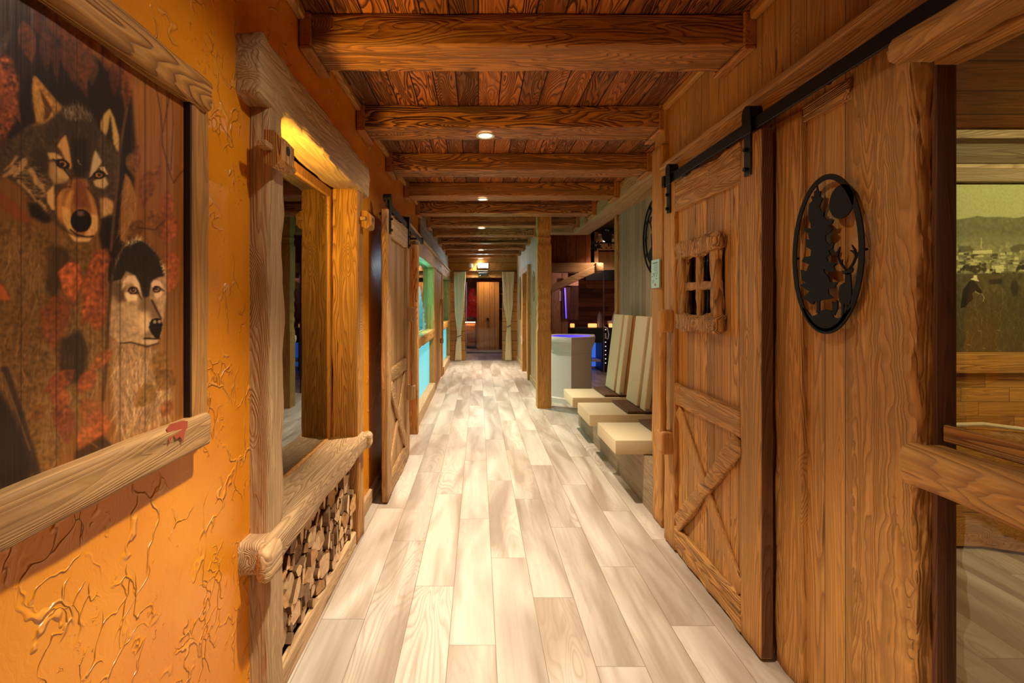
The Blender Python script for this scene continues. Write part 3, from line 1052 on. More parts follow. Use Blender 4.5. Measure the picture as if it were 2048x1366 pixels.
pc = Vector((PX, 1.659, 1.563))
pl = thing('wall_plaque', (XR, 1.659, 1.563), 'dark metal oval plaque with a fir tree, moon and deer on the right wall', 'wall plaque')
AY, AZ = 0.170, 0.264
m = MB()
N = 72
ring = []
for k in range(N):
    a = 2 * PI * k / N
    ring.append((math.cos(a), math.sin(a)))
vs_, fs = [], []
for (ry, rz, x) in ((AY, AZ, PX), (AY - 0.022, AZ - 0.018, PX), (AY - 0.022, AZ - 0.018, PX + 0.004), (AY, AZ, PX + 0.004)):
    vs_ += [(x, pc.y + ry * c, pc.z + rz * s_) for c, s_ in ring]
for q in range(4):
    for k in range(N):
        k2 = (k + 1) % N
        a, b = q * N, ((q + 1) % 4) * N
        fs.append((a + k, b + k, b + k2, a + k2))
m.add(vs_, fs)
m.build('rim', M_RUST, pl)
EXT = (0.004, 0, 0)
tree = [(305, 228), (312, 265), (330, 270), (322, 300), (342, 318), (328, 345), (318, 372), (330, 395), (352, 398), (345, 430), (378, 462), (412, 452), (402, 480), (375, 492), (408, 512), (385, 540), (358, 556), (362, 595), (385, 620), (415, 605), (405, 640), (380, 655), (388, 680), (365, 697), (372, 725), (428, 738), (410, 760), (425, 785), (395, 795), (345, 770), (355, 800), (380, 830), (390, 862), (440, 858), (420, 890), (375, 905), (380, 940), (410, 960), (375, 972), (340, 975), (320, 985), (322, 1060), (300, 1060), (302, 985), (290, 985), (280, 1005), (262, 1000), (240, 975), (205, 968), (235, 940), (255, 920), (215, 895), (195, 880), (232, 860), (205, 850), (198, 780), (235, 790), (245, 760), (255, 745), (205, 725), (222, 695), (262, 690), (268, 650), (235, 630), (228, 580), (255, 585), (245, 540), (222, 525), (222, 500), (265, 515), (262, 480), (250, 440), (248, 400), (255, 350), (275, 330), (265, 300), (285, 300), (285, 270), (300, 262)]
MB().prism([q6(*p) for p in tree], EXT).build('fir_tree', M_RUST, pl)
moon = q6(462, 335)
MB().prism([(PX, moon.y + 0.054 * math.cos(2 * PI * k / 40), moon.z + 0.054 * math.sin(2 * PI * k / 40)) for k in range(40)], EXT).build('moon', M_RUST, pl)
m = MB()
m.prism([q6(*p) for p in [(487, 803), (520, 798), (526, 870), (530, 960), (524, 1000), (502, 1005), (500, 1062), (489, 1075), (486, 1000), (479, 1000), (475, 1095), (465, 1095), (462, 1000), (450, 985), (445, 930), (450, 885), (472, 868), (486, 860)]], EXT)
m.prism([q6(*p) for p in [(463, 783), (490, 787), (505, 775), (528, 758), (540, 775), (532, 792), (520, 806), (503, 812), (478, 806)]], EXT)
for path in ([(492, 782), (458, 738), (437, 692), (445, 655), (453, 630)], [(438, 690), (430, 660)], [(462, 742), (468, 712)],
             [(512, 776), (540, 735), (556, 695), (549, 650), (530, 618)], [(555, 695), (574, 660)], [(546, 668), (520, 652)]):
    m.tube([q6(*p) + Vector((0.002, 0, 0)) for p in path], [0.0042] * (len(path) - 1) + [0.002], 6)
m.build('deer', M_RUST, pl)
MB().prism([q6(*p) for p in [(402, 985), (415, 1000), (432, 975), (440, 985), (436, 1035), (420, 1075), (400, 1070), (405, 1035)]], EXT).build('fawn', M_RUST, pl)
g0 = [(226, 1030), (268, 1082), (300, 1072), (322, 1048), (360, 1036), (398, 1045), (412, 1088), (440, 1098), (470, 1080), (520, 1050)]
gp = [q6(*p) for p in g0]
arc = []
for k in range(16):
    a = math.radians(-42 - (180 - 42 - 44) * k / 15)
    arc.append(Vector((PX, pc.y - (AY - 0.008) * math.cos(a), pc.z + (AZ - 0.008) * math.sin(a))))
MB().prism(gp + arc, EXT).build('ground', M_RUST, pl)
m = MB()
for dy in (-0.158, 0.158):
    m.tube([(PX + 0.004, pc.y + dy, pc.z), (XR + 0.002, pc.y + dy, pc.z)], 0.004, 6)
m.build('standoff', M_RUST, pl)

# ------------------------------------------------------------------ round plaque in the alcove
e = thing('round_plaque', (1.69, 4.70, 2.04), 'round black metal plaque with double ring half hidden behind the corner post', 'wall plaque')
m = MB()
for r in (0.365, 0.295):
    pts = [(1.672, 4.70 + r * math.cos(2 * PI * k / 64), 2.04 + r * math.sin(2 * PI * k / 64)) for k in range(65)]
    m.tube(pts, 0.009, 6, caps=False)
for k in range(12):
    a = 2 * PI * k / 12
    for s_ in (-0.03, 0.03):
        m.tube([(1.672, 4.70 + 0.30 * math.cos(a + s_), 2.04 + 0.30 * math.sin(a + s_)), (1.672, 4.70 + 0.36 * math.cos(a + s_), 2.04 + 0.36 * math.sin(a + s_))], 0.006, 5)
m.build('rings', M_RUST, e)
m = MB().prism([(1.670, 4.70 + y, 2.04 + z) for y, z in [(-0.25, -0.16), (-0.1, -0.10), (0.1, -0.06), (0.24, -0.17), (0.15, -0.25), (0, -0.29), (-0.15, -0.25)]], (0.006, 0, 0))
m.prism([(1.670, 4.70 + y, 2.04 + z) for y, z in [(0.06, -0.06), (0.14, -0.08), (0.15, 0.02), (0.10, 0.06), (0.05, 0.0)]], (0.006, 0, 0))
for pth in ([(0.12, 0.05), (0.17, 0.14), (0.14, 0.2)], [(0.1, 0.05), (0.05, 0.14), (0.1, 0.2)], [(0.17, 0.14), (0.21, 0.17)]):
    m.tube([(1.673, 4.70 + a, 2.04 + b) for a, b in pth], 0.006, 5)
m.build('cut_out_scene', M_RUST, e)
MB().box(1.676, 1.692, 4.69, 4.71, 2.32, 2.42).build('hanger', M_RUST, e)

# information card on the corner post
e = thing('information_card', (1.137, 3.195, 1.59), 'small pale blue information card fixed on the corner post', 'card')
MB().box(1.1285, 1.1385, 3.125, 3.265, 1.50, 1.68).build('card', plain('pale_blue_card', (0.42, 0.62, 0.60), 0.5), e)
m = MB()
rc = random.Random(3)
def mark(y0, y1, z0, z1, mi=0):
    m.box(1.1278, 1.1284, y0, y1, z0, z1, 0, mi)
mark(3.15, 3.24, 1.655, 1.662)
for k in range(9):
    z = 1.645 - k * 0.0075
    mark(3.145, 3.145 + rc.uniform(0.05, 0.1), z, z + 0.0022)
for (y, z) in ((3.16, 1.572), (3.20, 1.575), (3.235, 1.572), (3.21, 1.585), (3.165, 1.555)):
    mark(y, y + 0.018, z, z + 0.006)
for k in range(3):
    mark(3.215, 3.245, 1.548 - k * 0.006, 1.5505 - k * 0.006)
mark(3.18, 3.205, 1.513, 1.527, 1)
mark(3.188, 3.197, 1.517, 1.522, 0)
m.build('printing', [plain('grey_print', (0.12, 0.16, 0.17), 0.7), plain('orange_print', (0.5, 0.17, 0.03), 0.7)], e)

# ------------------------------------------------------------------ loungers
M_BODY = wood('lounger_body', *LARCH, axis='Z', contrast=0.5, tone=0.1)
M_DOT = glow('small_led', (1.0, 0.85, 0.6), 2.0)
def make_lounger(label):
    ya, yb = 3.47, 4.0
    e = thing('infrared_lounger', (1.3, 3.735, 0.345), label, 'lounger', 'infrared loungers along the alcove wall')
    MB().box(0.95, 1.68, ya, yb, 0.35, 0.45, 0.008, seg=2).build('seat', M_VINYL, e, 40)
    MB().box(1.28, 1.68, ya + 0.02, yb, 0.455, 0.475, 0.002).build('base_strip', wood('strip_wood', *DARKW, axis='Y'), e)
    def slab(y0, y1, off, th, name, mat, zb=0.476, zt=1.28):
        nx, nz = -0.992, 0.12
        A = Vector((1.41 + 0.1 * (zb - 0.45) / 0.83, 0, zb)) + Vector((off, 0, 0))
        B = Vector((1.41 + 0.1 * (zt - 0.45) / 0.83, 0, zt)) + Vector((off, 0, 0))
        m = MB()
        L = (B - A).length
        ang = math.atan2(B.x - A.x, B.z - A.z)
        c = (A + B) / 2 + Vector((th / 2, 0, 0))
        m.box(c.x - th / 2, c.x + th / 2, y0, y1, c.z - L / 2, c.z + L / 2, 0.012 if th > 0.03 else 0.002, rot=Matrix.Rotation(ang, 3, 'Y'), seg=3)
        return m.build(name, mat, e, 40)
    slab(yb - 0.33, yb, 0.0, 0.055, 'back_pad', M_VINYL)
    slab(ya, ya + 0.12, 0.0, 0.055, 'back_pad', M_VINYL)
    slab(ya + 0.12, yb - 0.33, 0.045, 0.02, 'heat_emitter', M_BLACKP, zt=1.20)
    m = MB()
    for k in range(16):
        z = 0.58 + 0.025 * k
        x = 1.41 + 0.1 * (z - 0.45) / 0.83 + 0.0425
        m.box(x - 0.002, x + 0.002, ya + 0.135, ya + 0.143, z, z + 0.006)
    m.build('indicator_lights', M_DOT, e)
    pts = [(1.472, ya + 0.01, 0.476), (1.568, ya + 0.01, 1.265), (1.685, ya + 0.01, 1.265), (1.685, ya + 0.01, 0.476)]
    MB().prism(pts, (0, yb - ya - 0.02, 0)).build('back_body', M_BODY, e)
    MB().box(1.43, 1.455, ya - 0.004, ya + 0.03, 0.476, 0.50).build('bracket', M_STEEL, e)
    return e


def dup(e, dy, label):
    r = e.copy()
    COL.objects.link(r)
    r.location.y += dy
    r['label'] = label
    for ch in list(e.children):
        c = ch.copy()
        COL.objects.link(c)
        c.parent = r
    return r


l0 = make_lounger('beige cantilevered lounger seat nearest the corner post, lowest in the photo')
dup(l0, 0.80, 'middle beige lounger of the three, its tall backrest leaning on the alcove wall')
dup(l0, 1.58, 'farthest beige lounger of the three, next to the pale faceted basin')

# ------------------------------------------------------------------ octagonal basin with blue water
TC = (1.40, 7.30, 0)
tub = thing('foot_basin', TC, 'white plastered faceted basin with glowing blue water behind the loungers', 'basin')
prof = [(0.41, 0.0), (0.43, 0.0), (0.43, 0.06), (0.405, 0.065), (0.40, 0.075), (0.40, 0.66), (0.415, 0.665), (0.415, 0.69), (0.425, 0.70), (0.44, 0.73), (0.47, 0.77), (0.485, 0.80),
        (0.487, 0.83), (0.475, 0.855), (0.46, 0.862), (0.41, 0.862), (0.378, 0.855), (0.378, 0.80)]
prof = [(r, z * 1.08) for r, z in prof]
PLAN = [(1.047, 7.13), (1.283, 6.917), (1.60, 7.10), (1.71, 7.56), (1.52, 7.66), (1.22, 7.66), (1.03, 7.42)]
MB().loft(PLAN, [(1 + (r / 0.40 - 1) * 0.8, z) for r, z in prof]).build('bowl', M_STONE, tub)
MB().loft(PLAN, [(0.94, 0.918), (0.94, 0.921)]).build('water', glow('blue_lit_water', (0.075, 0.035, 1.0), 1.0, (0.01, 0.01, 0.05)), tub)

# ------------------------------------------------------------------ room behind the basin
mb = MB()
mb.box(1.06, 4.2, 12.1, 12.2, 0, ZC)
mb.box(4.1, 4.2, 6.1, 12.1, 0, ZC)
struct(mb.build('wall_lounge', wood('lounge_boards', *SAUNA, axis='X', board='Z', bw=0.11, tone=0.7, length=0.9, contrast=0.8)))
struct(MB().box(1.06, 1.72, 9.62, 9.72, 0, 2.2).build('wall_screen', wood('screen_boards', *PALE, axis='Z', board='X', bw=0.2, tone=0.15, contrast=0.6)))
mb = MB()
mb.box(1.06, 2.02, 8.72, 8.78, 1.97, ZC)
struct(mb.build('wall_fascia', wood('fascia_boards', *RED, axis='Z', board='X', bw=0.17, tone=0.4)))
struct(MB().rough((1.07, 8.64, 2.015), (2.06, 8.64, 2.015), 0.13, 0.17, r=0.01, amp=0.004, seed=90, side=(0, 1, 0)).build('trim_13', pale('X', contrast=0.6), None, 50))
e = thing('brace_timber', (1.7, 8.5, 1.9), 'slanting pale timber brace under the cross beam behind the basin', 'beam')
MB().rough((1.20, 8.52, 1.63), (2.03, 8.52, 2.005), 0.10, 0.115, r=0.008, amp=0.003, seed=91, side=(0, 1, 0)).build('timber', pale('X', contrast=0.6), e, 50)
MB().rough((2.05, 8.44, 2.015), (2.05, 8.7, 2.015), 0.13, 0.15, r=0.012, amp=0.006, seed=92).build('end_block', pale('Y', contrast=0.8), e, 50)
struct(MB().box(1.96, 2.09, 8.72, 8.82, 2.10, ZC).box(2.09, 2.75, 8.9, 8.95, 2.0, 2.32).box(2.0, 2.8, 8.75, 8.9, 2.62, ZC).build('trim_14', pale('Z', contrast=0.5)))
# perforated shelf with a downlight over it
sh = thing('perforated_shelf', (2.4, 8.7, 2.35), 'pale perforated shelf board below the owl silhouette', 'shelf')
MB().box(2.10, 2.75, 8.70, 8.90, 2.42, 2.44).box(2.10, 2.75, 8.70, 8.72, 2.33, 2.42).build('board', pale('X', contrast=0.4), sh)
m = MB()
for k in range(6):
    m.tube([(2.14 + 0.085 * k, 8.6985, 2.365), (2.14 + 0.085 * k, 8.6995, 2.365)], 0.014, 10)
m.build('holes', plain('dark_hole', (0.01, 0.006, 0.004), 0.9), sh)
struct(MB().box(1.97, 2.75, 8.0, 8.69, 2.44, 2.47).build('ceiling_soffit', pale('X', contrast=0.4)))
e = thing('downlight', (2.12, 8.3, 2.44), 'round glowing downlight in the lounge ceiling beneath the owl silhouette', 'ceiling light')
MB().lathe([(0.05, -0.012), (0.05, -0.002)], (2.12, 8.3, 2.439), 20).build('lamp', M_LAMP, e)

# owl and maple leaves
OY = 7.9
def aP(a, b):
    return Vector(aty(1100 + a / 9.757, 440 + b / 9.757, OY))
ow = thing('owl_silhouette', tuple(aP(1150, 450)), 'black metal owl silhouette perched on a branch above the loungers', 'wall ornament')
owl = [(1075, 128), (1050, 150), (1020, 180), (1008, 230), (1010, 300), (1025, 360), (1050, 405), (1090, 430), (1130, 440), (1135, 515), (1160, 518), (1165, 450), (1178, 450), (1182, 515), (1200, 515), (1205, 400), (1212, 310), (1200, 270), (1170, 240), (1158, 190), (1140, 150), (1100, 140)]
MB().prism([aP(*p) for p in owl], (0, 0.012, 0)).build('owl', M_BLACKP, ow)
m = MB()
for c in ((1090, 195), (1137, 205)):
    p = aP(*c)
    m.tube([p + Vector((0, -0.001, 0)), p + Vector((0, -0.004, 0))], 0.014, 10)
m.build('eye', plain('grey_eye', (0.35, 0.3, 0.28), 0.5), ow)
m = MB().tube([aP(910, 470), aP(990, 445), aP(1100, 438), (aP(1330, 455))], [0.006, 0.012, 0.014, 0.014], 6)
m.build('branch', M_BLACKP, ow)
m = MB()
def leaf(cx, cy, ang, L, wd):
    pts = []
    for k in range(14):
        t = 2 * PI * k / 14
        r = 1.0 if k % 2 == 0 else 0.72
        x, y = L * 0.5 * math.cos(t) * r + L * 0.45, wd * 0.5 * math.sin(t) * r
        pts.append(aP(cx + x * math.cos(ang) - y * math.sin(ang), cy + x * math.sin(ang) + y * math.cos(ang)))
    m.prism(pts, (0, 0.01, 0))
for (cx, cy, a, L, w_) in ((895, 480, -2.2, 120, 85), (895, 480, -0.85, 120, 35), (905, 500, 0.35, 110, 100), (880, 500, 1.4, 130, 70), (870, 490, 2.2, 160, 50), (880, 490, 2.9, 110, 55)):
    leaf(cx, cy, a, L, w_)
m.build('leaves', M_BLACKP, ow)
# far end of branch is bolted to the alcove end post
MB().box(aP(1290, 450).x, aP(1330, 450).x, OY, OY + 0.02, 2.40, 2.56).build('wall_plate', M_BLACKP, ow)

# blue led, notice, panels
Yb = 9.6
e = thing('blue_led_strip', (1.66, Yb, 1.4), 'vertical glowing blue light strip on the wooden screen wall', 'light strip')
a, b = Vector(aty(1130, 576, 9.55)), Vector(aty(1132.5, 637, 9.55))
m = MB().prism([a + Vector((-0.012, 0, 0)), a + Vector((0.012, 0, 0)), b + Vector((0.010, 0, 0)), b + Vector((-0.008, 0, 0))], (0, 0.03, 0))
m.build('tube', glow('blue_led', (0.08, 0.03, 1.0), 1.25), e)
MB().box(1.60, 1.76, 9.585, 9.618, 1.10, 1.71).build('back_plate', darkw('Z'), e)
e = thing('notice_sheet', (1.6, 9.6, 1.5), 'small white notice sheet left of the blue light strip', 'notice')
MB().box(1.555, 1.625, 9.61, 9.618, 1.45, 1.64).build('sheet', M_WHITE, e)
struct(MB().box(1.62, 1.90, 9.5, 9.6, 1.74, 1.88).build('trim_15', pale('X', contrast=0.6)))
struct(MB().box(1.80, 1.98, 9.9, 10.0, 1.08, 1.95).build('trim_16', darkw('Z')))

# black counter
ct = thing('black_counter', (2.25, 10.4, 0), 'matt black counter with a blue lit recess in the far lounge', 'counter')
MB().box(1.86, 2.62, 10.2, 10.9, 0.60, 0.90, 0.004).build('top_box', M_BLACKP, ct)
MB().box(2.52, 2.62, 10.2, 10.9, 0.02, 0.60, 0.004).build('side_panel', M_BLACKP, ct)
MB().box(1.86, 1.95, 10.2, 10.9, 0.02, 0.60, 0.004).build('side_panel', M_BLACKP, ct)
m = MB()
for k in range(9):
    z = 0.86 - k * 0.085
    m.box(2.585, 2.60, 10.194, 10.199, z, z + 0.014)
m.build('light_dots', glow('white_dots', (0.8, 0.85, 1.0), 2.5), ct)
MB().box(1.95, 2.52, 10.75, 10.8, 0.05, 0.60).build('lit_back', glow('blue_lit_panel', (0.05, 0.16, 0.8), 0.8, (0.1, 0.15, 0.4)), ct)
MB().box(1.95, 2.52, 10.3, 10.75, 0.20, 0.24).build('shelf', plain('blue_white_shelf', (0.5, 0.5, 0.6), 0.5), ct)
MO = glow('amber_lamp', (1.0, 0.33, 0.07), 2.0)
for (xa, xb, lab) in ((1.90, 1.98, 'small square glowing amber lamp at the left end of the black counter'), (2.27, 2.44, 'wide glowing amber lamp in the middle of the black counter'),
                      (2.70, 2.76, 'glowing amber lamp half hidden behind the farthest lounger backrest')):
    e = thing('amber_lamp', ((xa + xb) / 2, 10.35, 0.9), lab, 'lamp', 'amber lamps on the black counter')
    MB().box(xa, xb, 10.30, 10.38, 0.905, 0.985, 0.01).build('shade', MO, e)
    MB().box(xa - 0.003, xb + 0.003, 10.295, 10.385, 0.901, 0.906).build('base', M_BLACKP, e)
struct(MB().box(2.63, 3.2, 10.25, 10.9, 0, 0.90).build('trim_17', M_BLACKP))
e = thing('chrome_pole', (2.6, 10.1, 0), 'thin chrome pole with a curved hose in front of the striped wall', 'pole')
MB().tube([(2.53, 10.1, 0.0), (2.53, 10.1, 2.16)], 0.013, 10).build('tube', M_STEEL, e)
MB().tube([(2.45, 10.1, 2.145), (2.95, 10.1, 2.155)], 0.012, 8).build('top_arm', M_STEEL, e)
MB().tube([(2.535, 10.09, 0.93), (2.59, 10.05, 0.90), (2.62, 10.05, 0.78), (2.60, 10.05, 0.68), (2.56, 10.05, 0.70), (2.56, 10.07, 0.80)], 0.012, 8).build('hose', M_WHITE, e)
e = thing('soap_dispenser', (2.45, 10.4, 0.9), 'grey upright dispenser standing on the black counter by the chrome pole', 'dispenser')
MB().lathe([(0.045, 0), (0.05, 0.02), (0.05, 0.22), (0.035, 0.27), (0.02, 0.30)], (2.52, 10.40, 0.901), 14).build('bottle', plain('grey_plastic', (0.33, 0.32, 0.33), 0.4), e, 40)
MB().tube([(2.52, 10.4, 1.2), (2.52, 10.4, 1.23), (2.49, 10.36, 1.235)], 0.008, 6).build('pump', M_STEEL, e)
e = thing('hair_dryer', (2.72, 10.4, 0.9), 'white handset on a stand on the black counter right of the pole', 'handset')
MB().rough((2.69, 10.45, 0.99), (2.86, 10.45, 1.0), 0.08, 0.09, r=0.03, amp=0.0, seed=1).build('body', M_WHITE, e, 50)
MB().tube([(2.79, 10.45, 1.0), (2.82, 10.42, 1.16), (2.84, 10.4, 1.26)], [0.02, 0.017, 0.008], 8).build('handle', M_WHITE, e, 50)
MB().lathe([(0.04, 0.0), (0.04, 0.06)], (2.77, 10.45, 0.901), 12).build('stand', M_BLACKP, e)
struct(MB().box(2.4, 4.0, 11.2, 11.3, 1.92, 2.28).build('trim_18', M_BLACKP))

# ------------------------------------------------------------------ far sauna
mb = MB()
mb.box(-1.6, -1.5, YE + 0.15, 17.0, 0, 2.5)
mb.box(1.7, 1.8, YE + 0.15, 17.0, 0, 2.5)
mb.box(-1.6, 1.8, 16.2, 16.3, 0, 2.5)
struct(mb.build('wall_sauna', saunaw('X', board='Z', bw=0.13, tone=0.4, length=1.6)))
struct(MB().box(-0.05, 0.62, 15.1, 15.16, 0.0, 2.05).build('door_3', wood('sauna_door_wood', *LARCH, axis='Z', board='X', bw=0.165, tone=0.2, contrast=0.5)))
dr = bpy.data.objects['door_3']
MB().box(0.24, 0.31, 15.04, 15.10, 0.90, 0.96, 0.004).build('door_handle', M_BLACK, dr)
MB().box(0.19, 0.34, 15.09, 15.10, 0.86, 1.0, 0.003).build('handle_plate', larch('Z'), dr)
e = thing('sauna_bench', (-0.7, 15.6, 0), 'slatted sauna bench with a warm light strip under its edge at the corridor end', 'bench')
m = MB()
for k in range(6):
    m.box(-1.45, -0.10, 15.46, 15.49, 0.10 + 0.115 * k, 0.10 + 0.115 * k + 0.098, 0.004)
m.build('front_slats', saunaw('X', contrast=0.5), e)
m = MB()
for k in range(3):
    m.box(-1.45, -0.10, 15.385 + 0.155 * k, 15.385 + 0.155 * k + 0.14, 0.83, 0.86, 0.004)
m.build('seat_slats', saunaw('X', contrast=0.5), e)
MB().box(-1.45, -0.10, 15.395, 15.41, 0.812, 0.828).build('light_strip', glow('warm_strip', (1.0, 0.60, 0.22), 40.0), e)
m = MB()
for k in range(5):
    m.box(-1.45, -0.46, 16.10, 16.13, 1.0 + 0.16 * k, 1.08 + 0.16 * k, 0.004)
m.build('back_rails', saunaw('X', contrast=0.5), e)
# red lit crystals heap
rr = random.Random(5)
e = thing('red_crystal_panel', (-0.18, 15.8, 0.9), 'glowing red jagged crystal panel inside the sauna seen through the glass', 'wall panel')
MRD = glow('red_crystal', (0.85, 0.02, 0.03), 0.10, (0.38, 0.01, 0.015))
m = MB()
for k in range(130):
    zz = rr.uniform(0.95, 1.84)
    hw = 0.17 * (1 - max(0, (zz - 1.1)) / 0.80) + 0.02
    x = -0.20 + rr.uniform(-hw, hw)
    s_ = rr.uniform(0.02, 0.05)
    m.box(x - s_, x + s_, 15.98, 16.0 + s_, zz - s_, zz + s_, rot=Matrix.Rotation(rr.uniform(0, 3), 3, Vector((rr.random(), rr.random(), rr.random())).normalized()))
m.build('crystals', MRD, e)
MB().box(-0.40, 0.0, 16.06, 16.195, 0.02, 1.9).build('backing', saunaw('X'), e)
e = thing('stone_heap', (-0.17, 15.6, 0.86), 'grey rock heap on the sauna bench below the red crystals', 'rocks')
vs_ = []
m = MB()
bm = bmesh.new()
bmesh.ops.create_icosphere(bm, subdivisions=3, radius=0.14)
for v in bm.verts:
    v.co *= 1 + 0.5 * noise.noise(v.co * 9)
    v.co.z = max(v.co.z * 0.8, -0.02)
    v.co += Vector((-0.19, 15.62, 0.883))
m.addbm(bm)
m.build('rock', plain('grey_rock', (0.25, 0.18, 0.15), 0.9, 0, 0.2, 0.6, 30), e)
# glass front
g = MB().box(-0.335, 1.5, 14.095, 14.105, 0.03, 2.2).build('window_3', glass('clear_glass', (0.96, 0.97, 0.97), 1.45))
struct(g)
MB().box(-0.335, 1.5, 14.085, 14.115, 0.02, 0.075).build('bottom_rail', M_STEEL, g)
MB().box(-0.347, -0.331, 14.08, 14.12, 0.02, 2.0).build('edge_profile', plain('pale_profile', (0.8, 0.78, 0.85), 0.3), g)
MB().box(-0.33, 1.5, 14.085, 14.115, 0.0, 0.02).build('seal', M_BLACKP, g)
e = thing('dark_shelf', (1.0, 15.2, 0), 'dark shelf with pale upright bars right of the sauna door', 'shelf')
MB().box(0.66, 1.6, 15.3, 15.5, 0.0, 0.88).build('cabinet', darkw('Z'), e)
m = MB()
for k in range(8):
    m.box(0.74 + 0.05 * k, 0.755 + 0.05 * k, 15.2, 15.215, 0.9, 2.0)
m.build('bars', pale('Z'), e)
MB().box(0.64, 1.2, 15.18, 15.2, 1.68, 1.70).box(0.64, 1.2, 15.18, 15.2, 1.22, 1.25).build('rails', pale('X'), e)
MB().box(0.66, 1.6, 15.48, 15.52, 0.88, 2.1).build('back_board', plain('near_black', (0.02, 0.012, 0.01), 0.7), e)

# curtains
def curtain(label, keys, Y, folds, seed, tie):
    """keys: (z, xl, xr)"""
    r = random.Random(seed)
    e = thing('curtain', ((keys[0][1] + keys[0][2]) / 2, Y, 0), label, 'curtain', 'cream curtains framing the doorway')
    nx, nz = 96, 70
    vs_, fs = [], []
    for j in range(nz + 1):
        z = keys[0][0] + (keys[-1][0] - keys[0][0]) * j / nz
        for q in range(len(keys) - 1):
            if keys[q][0] >= z >= keys[q + 1][0]:
                f = (keys[q][0] - z) / (keys[q][0] - keys[q + 1][0])
                f = f * f * (3 - 2 * f)
                xl = keys[q][1] * (1 - f) + keys[q + 1][1] * f
                xr = keys[q][2] * (1 - f) + keys[q + 1][2] * f
        wdt = xr - xl
        for i in range(nx + 1):
            u = i / nx
            amp = 0.016 + 0.03 * wdt
            ph = u * folds * 2 * PI + 0.6 * math.sin(4 * u + seed)
            vs_.append((xl + wdt * u + 0.006 * math.cos(ph), Y + amp * math.sin(ph) + 0.008 * math.sin(2.3 * ph + z * 2), z))
    for j in range(nz):
        for i in range(nx):
            a = j * (nx + 1) + i
            fs.append((a, a + 1, a + nx + 2, a + nx + 1))
    o = MB().add(vs_, fs).build('cloth', M_CURTAIN, e, 180)
    md = o.modifiers.new('thickness', 'SOLIDIFY')
    md.thickness = 0.003
    z, xl, xr = tie
    pts = [((xl + xr) / 2 + (xr - xl) / 2 * 1.12 * math.cos(2 * PI * k / 24), Y + 0.05 * math.sin(2 * PI * k / 24), z + 0.02 * math.cos(2 * PI * k / 24)) for k in range(25)]
    MB().tube(pts, 0.009, 6, caps=False).build('tie', plain('brown_cord', (0.12, 0.05, 0.03), 0.8), e)
    return e
curtain('cream curtain left of the far doorway, tied back low with a brown cord', [(2.17, -0.60, -0.32), (1.3, -0.58, -0.36), (0.61, -0.515, -0.43), (0.3, -0.555, -0.42), (0.015, -0.575, -0.415)], 12.12, 9, 2, (0.61, -0.515, -0.43))
curtain('cream curtain right of the far doorway, tied back higher with a dark cord', [(2.17, 0.565, 0.865), (1.5, 0.60, 0.83), (0.85, 0.69, 0.775), (0.45, 0.66, 0.785), (0.015, 0.645, 0.795)], 12.12, 9, 5, (0.85, 0.69, 0.775))
e = thing('curtain_rod', (0.1, 12.12, 2.18), 'slim dark curtain rod across the corridor end above the curtains', 'curtain rod')
MB().tube([(-0.63, 12.12, 2.185), (0.94, 12.12, 2.185)], 0.008, 8).build('rod', M_BLACK, e)

# exit sign, sensor, speaker
e = thing('exit_sign', (0.11, YE, 1.0), 'bright white lit emergency exit sign above the doorway', 'exit sign')
MB().box(-0.012, 0.236, 12.25, 12.298, 2.27, 2.385, 0.004).build('housing', M_WHITE, e)
MB().box(-0.006, 0.230, 12.246, 12.2495, 2.277, 2.378).build('lit_panel', glow('exit_light', (0.75, 0.97, 1.0), 90.0), e)
e = thing('wall_speaker', (-0.19, YE, 2.33), 'round white disc on the end wall left of the exit sign', 'speaker')
MB().tube([(-0.19, 12.302, 2.333), (-0.19, 12.26, 2.333), (-0.19, 12.25, 2.333)], [0.058, 0.058, 0.045], 24).build('disc', M_WHITE, e, 40)
e = thing('motion_sensor', (0.115, YE, 2.11), 'black door sensor bar with a green light over the doorway', 'sensor')
MB().box(0.0, 0.236, 12.24, 12.279, 2.085, 2.155, 0.006).build('body', M_BLACKP, e)
MB().box(0.028, 0.048, 12.236, 12.2395, 2.082, 2.092).build('green_light', glow('green_led', (0.2, 1.0, 0.3), 4.0), e)
# things on the hall wall
m = MB()
e = thing('carved_board', (0.95, 11.0, 1.6), 'narrow carved wooden board on the far hall wall beside the doorway', 'wall ornament')
MB().rough((0.935, 11.35, 1.05), (0.935, 11.35, 2.0), 0.02, 0.28, r=0.008, amp=0.02, seed=8, step=0.06).build('board', pale('Z', contrast=1.4), e, 50)
e = thing('framed_relief', (0.95, 8.6, 1.7), 'small wooden relief shield on the hall wall near the carved post', 'wall ornament')
MB().prism([(0.9515, 8.42, 1.86), (0.9515, 8.56, 1.95), (0.9515, 8.72, 1.86), (0.9515, 8.72, 1.58), (0.9515, 8.56, 1.44), (0.9515, 8.42, 1.52)], (-0.015, 0, 0)).build('shield', pale('Z', contrast=1.3), e)
m = MB()
for k in range(14):
    a = rr.uniform(8.46, 8.66)
    z = rr.uniform(1.55, 1.85)
    m.box(0.928, 0.936, a, a + 0.035, z, z + 0.05)
m.build('relief', pale('Z'), e)
for (y, z, lab) in ((10.95, 0.60, 'upper white wall socket beside the hall doorway'), (10.62, 0.52, 'lower grey wall switch plate beside the hall doorway')):
    e = thing('wall_socket', (0.95, y, z), lab, 'socket')
    MB().box(0.937, 0.9515, y - 0.05, y + 0.05, z - 0.09, z + 0.09, 0.003).build('plate', M_WHITE, e)
    MB().box(0.934, 0.938, y - 0.02, y + 0.02, z - 0.03, z + 0.03, 0.001).build('button', plain('grey_button', (0.3, 0.3, 0.3), 0.5), e)

